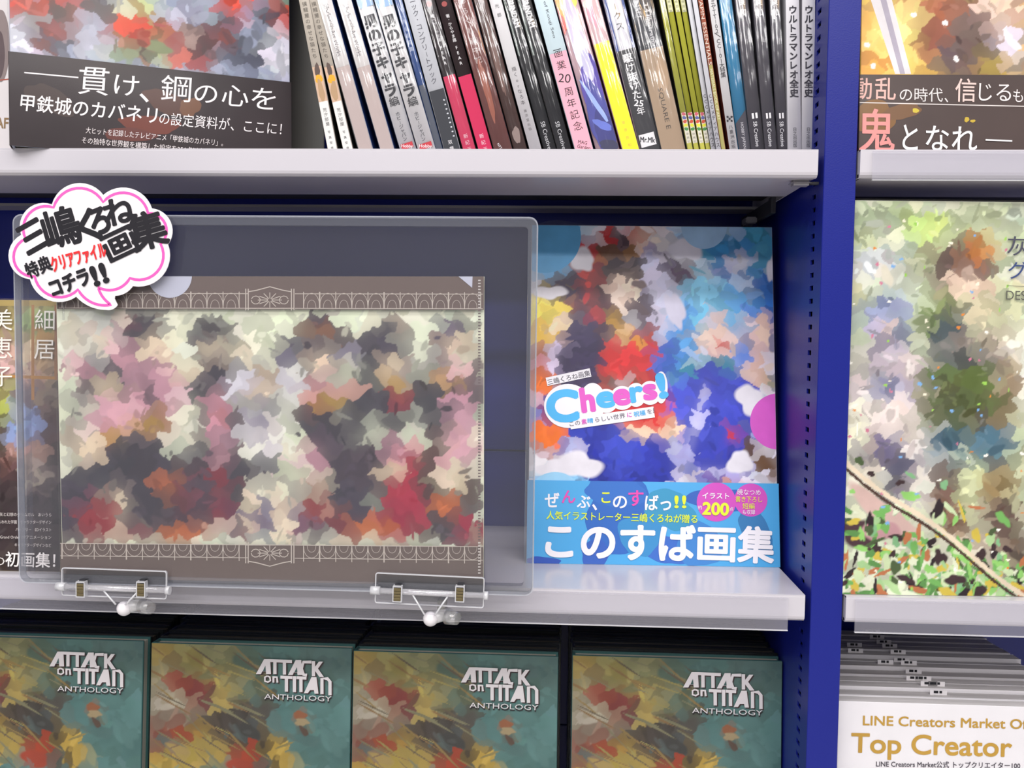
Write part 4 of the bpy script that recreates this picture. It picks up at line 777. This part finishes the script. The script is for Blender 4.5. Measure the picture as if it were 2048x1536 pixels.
P.blobs([(150, 670, 12, 48, -20, SK), (165, 740, 22, 44, -28, PK), (205, 680, 13, 50, -38, SK), (240, 715, 22, 40, -24, PK),
 # first cluster
 (300, 790, 60, 90, 0, PK, .1), (290, 670, 46, 54, 0, DK), (312, 690, 28, 26, 0, SK), (250, 645, 12, 18, 20, 'A22C40'), (345, 740, 12, 40, -20, SK), (330, 785, 46, 16, -12, PK), (310, 835, 14, 34, 0, MR),
 (215, 765, 48, 46, 0, DK), (152, 830, 12, 70, 16, DK), (300, 800, 12, 70, -12, DK), (212, 775, 26, 22, 0, SK), (215, 850, 44, 50, 0, PK), (205, 885, 9, 44, 8, 'A04436'), (240, 880, 42, 14, 10, YW), (300, 850, 40, 16, 0, YW),
 (280, 960, 80, 100, 0, DK, .06), (170, 900, 30, 30, -20, SK), (175, 985, 20, 60, -14, '4A3E34'), (150, 1010, 46, 80, 0, '443E4A'), (215, 940, 40, 34, 0, '3C3840'), (200, 1040, 50, 44, 0, '8C2C34'), (240, 1030, 14, 60, 0, SK), (270, 1065, 40, 18, 0, '76293A'), (350, 1000, 60, 90, 0, DK, .06), (345, 970, 14, 20, 10, OR), (322, 965, 10, 12, 40, OR), (365, 1070, 50, 12, 6, OR), (330, 1078, 20, 10, 0, OR), (400, 1062, 26, 11, 10, OR),
 # second
 (425, 680, 46, 48, 0, DK), (430, 702, 28, 24, 0, SK), (430, 760, 60, 46, 6, DK), (385, 742, 24, 10, 10, SK), (488, 700, 20, 12, -24, SK), (440, 850, 50, 90, 0, '3E3A42', .06), (435, 840, 24, 60, 4, PK), (443, 822, 8, 28, 0, 'B0503A'), (425, 905, 44, 34, -4, PK), (400, 930, 30, 60, 14, DK), (385, 990, 26, 50, 20, '76303A'), (440, 990, 34, 66, 12, MR), (400, 1000, 24, 60, 10, '46404A'), (470, 980, 26, 90, 0, DK),
 # middle
 (530, 755, 40, 36, 0, DK), (525, 790, 40, 40, 0, '403C44'), (525, 778, 26, 22, 0, SK), (480, 770, 26, 34, 30, 'D9D3DC'), (578, 770, 26, 34, -30, 'D9D3DC'), (530, 740, 24, 8, 0, SK), (525, 860, 38, 56, 0, 'DCD6DC'), (525, 835, 24, 20, 0, '4A4A64'), (525, 945, 44, 30, 0, '544E54'), (500, 1030, 15, 66, 6, SK), (560, 1030, 13, 66, -10, SK), (530, 1040, 18, 44, 0, '4E4470'), (490, 1074, 14, 10, 0, 'A42A30'), (590, 1072, 14, 12, 0, 'A42A30'), (600, 1020, 20, 60, 0, '5A4A72'), (465, 1050, 16, 40, 0, '4C4660'),
 # fourth
 (640, 690, 96, 24, -2, '3E3644', .05), (645, 650, 46, 30, 0, '40384A'), (570, 716, 32, 12, -12, PU), (710, 710, 34, 14, 12, PU), (640, 660, 44, 6, 0, 'B0742C'), (640, 735, 44, 38, 0, DK), (642, 722, 28, 24, 0, SK), (655, 780, 44, 28, 0, PK), (640, 845, 48, 66, 0, DK, .06), (625, 800, 14, 30, 6, 'B05A40'), (670, 800, 40, 10, -14, YW), (625, 918, 36, 36, 0, PK), (690, 930, 40, 90, -14, '3E3942', .06), (610, 990, 16, 40, 0, SK), (660, 1010, 20, 66, -14, SK), (630, 1020, 22, 60, -10, '8A3034'), (700, 1040, 50, 44, -20, '86303A'), (640, 1060, 24, 26, 0, '5A4A50'),
 # fifth
 (760, 700, 50, 44, 10, DK), (775, 660, 44, 22, -14, '433C48'), (785, 735, 42, 54, 0, '46404A'), (720, 800, 26, 70, 10, DK), (783, 735, 24, 26, 0, SK), (800, 640, 10, 18, 0, SK), (790, 810, 52, 56, 0, '3A363E'), (790, 770, 40, 10, 24, YW), (800, 802, 16, 12, 0, 'A02A34'), (780, 905, 42, 34, 0, PK), (850, 780, 22, 50, -30, DK), (730, 940, 50, 70, 34, '453A44'), (780, 1000, 24, 60, -6, '4A3A38'), (830, 970, 50, 70, 0, 'A02038', .06), (800, 1050, 60, 36, 0, '97203A'), (700, 1000, 60, 30, 34, '3E3A46'), (755, 1055, 44, 12, 10, OR), (780, 940, 30, 14, 0, SK), (730, 1060, 26, 12, 0, OR),
 # sixth
 (905, 680, 50, 48, 0, DK), (880, 660, 30, 12, -24, PU), (910, 695, 28, 28, 0, SK), (872, 720, 22, 30, 0, '4A3E52'), (920, 760, 50, 26, 8, PK), (900, 762, 48, 10, 10, YW), (890, 830, 46, 70, 14, '38353E', .06), (950, 790, 16, 60, 0, DK), (925, 830, 18, 50, 0, PK), (915, 895, 48, 34, 6, PK), (866, 900, 34, 20, -20, SK), (866, 960, 28, 90, 0, '40342F'), (935, 985, 26, 56, -6, '4A3A34'), (900, 960, 30, 20, 0, SK), (880, 1040, 40, 50, 0, '453F48'), (925, 1050, 44, 44, 30, '4A4450'), (890, 1010, 18, 22, -20, OR), (915, 1020, 12, 22, -20, OR), (940, 1060, 34, 26, 30, '92203A'), (850, 1060, 20, 28, 0, '6A5A50')])
P.wash(9, dabs=260, dab=(4, 12), gain=.9, cellpx=27, jit=.10)
P.build('artwork', s1, M_ink)
P = Print(fl, .0026, (.0001, fw-.0001, .0001, fh-.0001), .000009)
def band_px(xa, ya0, ya1, xb, yb0, yb1, c): P.poly([(xa, ya0), (xb, yb0), (xb, yb1), (xa, ya1)], c)
band_px(118, 552, 618, 969, 553, 620, '64554F'); band_px(120, 1086, 1160, 969, 1092, 1175, '5E504A')
# iron-fence ornament: posts, rails and arches
lc = 'B9AFA5'
def fence(y0f, y1f, flip):
    n = 27; xs = np.linspace(128, 962, n)
    for k, x in enumerate(xs):
        ya, yb = y0f(x), y1f(x)
        if 500 < x < 585: continue
        P.stroke([(x, ya), (x, yb)], 1.6 if k % 4 else 2.6, lc, same=True)
        if k < n-1 and not (470 < x < 585):
            xn = xs[k+1]
            for sc_ in (1., .55):
                pts = []
                for j in range(9):
                    q = math.pi*j/8; xx = (x+xn)/2-math.cos(q)*(xn-x)*.5*sc_; s = math.sin(q)**.8*sc_
                    pts.append((xx, (yb-(yb-ya)*.92*s) if not flip else (ya+(yb-ya)*.78*s)))
                P.stroke(pts, 1.0 if sc_ == 1 else .8, lc, same=True)
    for t in ((.12, 1.) if not flip else (0., .8)):
        P.stroke([(x, y0f(x)+(y1f(x)-y0f(x))*t) for x in (122, 300, 498)], 1.4, lc, same=True); P.stroke([(x, y0f(x)+(y1f(x)-y0f(x))*t) for x in (592, 780, 966)], 1.4, lc, same=True)
    # gate panel in the middle
    xa, xb = 494, 590; ya, yb = y0f(540), y1f(540); sg = -1 if not flip else 1
    for x in (xa, xb, xa+5, xb-5): P.stroke([(x, ya-6), (x, yb+4)], 2, lc, same=True)
    P.stroke([(xa, yb if not flip else ya), (xb, yb if not flip else ya)], 1.8, lc, same=True)
    ed = ya if not flip else yb
    P.stroke([(xa+5, ed), (xa+22, ed+sg*3), (542, ed+sg*10), (xb-22, ed+sg*3), (xb-5, ed)], 2, lc, same=True)
    my = (ya+yb)/2
    for q in range(12):
        t = 2*math.pi*q/12; P.stroke([(542+4*math.cos(t), my+3*math.sin(t)), (542+24*math.cos(t), my+15*math.sin(t))], 1.6, lc, same=True)
    for sx in (-1, 1):
        P.stroke([(542+sx*(28+9*math.cos(t/6)), my+8*math.sin(t/6)) for t in range(0, 38, 4)], 1.6, lc, same=True)
P.up(); fence(lambda x: 583+(x-128)*.002, lambda x: 616+(x-128)*.002, False)
fence(lambda x: 1085+(x-128)*.008, lambda x: 1116+(x-128)*.011, True)
P.disc(343, 552, 44, 'B4B6C6'); P.poly([(918, 552), (946, 552), (945, 576)], 'B4B6C6')
P.poly([(118, 1070), (122, 1070), (122, 1072), (118, 1072)], lc)
for q in range(98): P.rect(957, 560+q*6.0, 962, 562.6+q*6.0, 'B9B2AE' if (q < 10 or q > 86) else '6A5C5C')
P.build('border_ornament', s1, M_inkm)
sheet_wrap(-.0008, fw+.0008, -.0055+.0026, .0012, 0, fh, clear('file_film', .008, .6, .06, .5, 16., (1.6, 1, .7), dist=.003), ff).name = 'film_sleeve'
tag(ff, 'landscape picture file with dark figures of colour on cream between brown fence-patterned borders, inside the clear case', 'file')
ff['label'] = 'landscape plastic picture file with cream centre and brown fence-patterned borders inside clear case'

# ------------------------------------------------------------------ cloud-shaped hand-lettered card
pc = Plane(atY(30, 620, YC-.008), (1, 0, 0), (0, 0, 1)); Z_ = lambda x, y: (x/4.3875, 350+y/4.3875)
def arcs(L):                       # closed chain of circular arcs through (start, mid) pairs
    out = []
    for i in range(len(L)):
        a, m = np.array(L[i][0], float), np.array(L[i][1], float); b = np.array(L[(i+1) % len(L)][0], float)
        d = 2*(a[0]*(m[1]-b[1])+m[0]*(b[1]-a[1])+b[0]*(a[1]-m[1]))
        if abs(d) < 2000: out += [tuple(a), tuple(m)]; continue
        ux = ((a@a)*(m[1]-b[1])+(m@m)*(b[1]-a[1])+(b@b)*(a[1]-m[1]))/d; uy = ((a@a)*(b[0]-m[0])+(m@m)*(a[0]-b[0])+(b@b)*(m[0]-a[0]))/d
        c = np.array([ux, uy]); R = np.linalg.norm(a-c); t0, tm, t1 = [math.atan2(*(p-c)[::-1]) for p in (a, m, b)]
        up = (t1-t0) % (2*math.pi); um = (tm-t0) % (2*math.pi)
        if um > up: up -= 2*math.pi
        for j in range(12): t = t0+up*j/12; out.append((c[0]+R*math.cos(t), c[1]+R*math.sin(t)))
    return [Z_(*p) for p in out]
outer = arcs([((455, 258), (690, 70)), ((905, 175), (1120, 112)), ((1332, 292), (1508, 445)), ((1474, 610), (1420, 890)), ((1165, 975), (1130, 1015)), ((1010, 1060), (1005, 1085)), ((1032, 1140), (1010, 1165)), ((930, 1184), (790, 1155)), ((668, 1068), (430, 1100)), ((262, 915), (100, 810)), ((185, 525), (240, 300))])
inner = arcs([((470, 285), (688, 115)), ((905, 238), (1115, 158)), ((1300, 335), (1462, 480)), ((1410, 605), (1395, 830)), ((1140, 905), (1040, 995)), ((862, 985), (895, 1060)), ((975, 1138), (820, 1125)), ((685, 1005), (480, 1068)), ((305, 890), (140, 800)), ((225, 560), (255, 340))])
cd = empty('cloud_card', pc.mat())
slab('card', [pc.uv(*p) for p in outer], 0, .0007, mat('card_white', 'E6E2E4', .45, .4), cd)
P = Print(pc, .0001); P.stroke(inner, 5.4, 'F05CB4', True)
K = '1E1C22'
def ch(c, x0, y0, x1, y1, h, col=K, bold=.05, sh=0): P.text(c, Z_(x0, y0), Z_(x1, y1), h/4.3875, col, bold, sh)
ch('三', 190, 590, 392, 475, 330, bold=.035); ch('嶋', 390, 505, 690, 415, 370, bold=.028); ch('く', 700, 470, 850, 415, 320, bold=.04); ch('ろ', 800, 420, 945, 370, 280, bold=.04); ch('ね', 915, 345, 1175, 290, 265, bold=.035)
ch('画', 925, 660, 1180, 540, 290, bold=.03); ch('集', 1140, 530, 1450, 440, 350, bold=.03)
ch('特典', 235, 850, 445, 765, 150, bold=.03); ch('クリアファイル', 455, 790, 925, 650, 150, 'DC2C30', .03); ch('コチラ', 450, 1000, 775, 880, 175, bold=.045); ch('!!', 815, 890, 930, 850, 235, bold=.05)
P.build('lettering', cd, M_inkm)
tube('stem', (pc.uv(120, 560)[0], .0035, pc.uv(120, 560)[1]), (pc.uv(122, 640)[0], .0035, pc.uv(122, 640)[1]), .0008, M_acr, cd)
tag(cd, 'white cloud-shaped card with pink outline and hand-brushed black and red lettering', 'card')

# ------------------------------------------------------------------ two clear clip stands gripping the case
M_spr = mat('bronze_spring', '7A6E50', .35, .5, metal=.7); M_ball = mat('white_nylon', 'E4E0E2', .35, .5)
def clip(xa, ya, xb, yb, yr, ys, bx_, by_, lab, tilt):
    pl = Plane(atY(xa, yb, YC-.0045), (1, 0, tilt), (0, 0, 1)); r = empty('clip_stand', pl.mat()); q = pl.uv
    a, b = q(xa, ya), q(xb, yb); x1_, z1_ = b[0], a[1]
    slab('grip_plate', rrect(0, x1_, 0, z1_, .0018, 3), -.0012, 0, M_acr, r)
    ring('plate_edge', rrect(0, x1_, 0, z1_, .0018, 3), rrect(.0007, x1_-.0007, .0007, z1_-.0007, .0012, 3), -.0015, .0002, M_edge, r)
    slab('rear_plate', rrect(0, x1_, 0, z1_*.8, .0018, 3), .0085, .0095, M_acr, r)
    z = q((xa+xb)/2, yr)[1]
    tube('hinge_rod', (-.001, -.0025, z), (x1_+.001, -.0025, z), .0022, clear('rod_acrylic', .28, 3, .05, hazecol=(.92, .9, .94)), r, 14)
    for s in (0, 1):
        tube('hinge_cap', ((x1_*s)-.003*(1-s)+.000, -.0025, z), ((x1_*s)+.003*s+.004*(1-s), -.0025, z), .0032, M_edge, r, 10)
    for x in ys:
        u, v = q(x, yr); bm = bmesh.new()
        for k in range(4): bx(bm, u-.0026, u+.0026, -.0060, -.0046+.0003*(k % 2), v-.0050+k*.0024, v-.0050+k*.0024+.0021)
        sp = from_bm('spring', bm, M_spr, r, .0002, 1)
        ring('spring_loop', [(u-.0034, v+.0058), (u+.0034, v+.0058), (u+.0034, v-.006), (u-.0034, v-.006)], [(u-.0027, v+.0050), (u+.0027, v+.0050), (u+.0027, v-.0052), (u-.0027, v-.0052)], -.0056, -.001, M_edge, sp)
        box('spring_tail', u-.0022, u+.0022, -.003, .008, v+.0048, v+.0066, M_dark, sp)
    u, v = q(bx_, by_)
    slab('bracket', [(u-.0125, z-.002), (u-.0035, v+.005), (u+.0035, v+.005), (u+.0125, z-.002)], -.0028, -.0018, M_acr, r)
    for s in (-1, 1): tube('bracket_rib', (u+s*.0128, -.003, z-.002), (u+s*.0036, -.003, v+.0045), .0007, M_edge, r, 8)
    bm = bmesh.new(); bmesh.ops.create_uvsphere(bm, u_segments=20, v_segments=12, radius=.0056, matrix=Matrix.Translation((u, .003, v)))
    for f in bm.faces: f.smooth = True
    from_bm('ball_joint', bm, M_ball, r)
    tube('socket', (u, .003, v), (u+.012, .012, v+.002), .0046, clear('milky', .45, 2, .2, hazecol=(.88, .87, .88)), r, 14)
    tube('thumb_screw', (u+.012, .008, v+.001), (u+.020, .004, v+.0005), .0062, clear('milky_thin', .16, 2.4, .1, hazecol=(.85, .85, .85)), r, 18, .0045)
    box('shelf_jaw', u+.004, u+.010, .008, .0215, v+.001, v+.013, clear('smoke', .35, 2, .2, hazecol=(.35, .34, .28)), r, .001)
    tag(r, lab, 'clip', 'clear clip stands'); return r
clip(125, 1134, 335, 1190, 1175, (168, 288), 245, 1219, 'clear plastic clip stand gripping the case at its lower left', -.010)
clip(750, 1144, 968, 1205, 1184, (797, 921), 860, 1240, 'clear plastic clip stand gripping the case below its middle right', -.022)

bpy.data.objects.remove(_to)
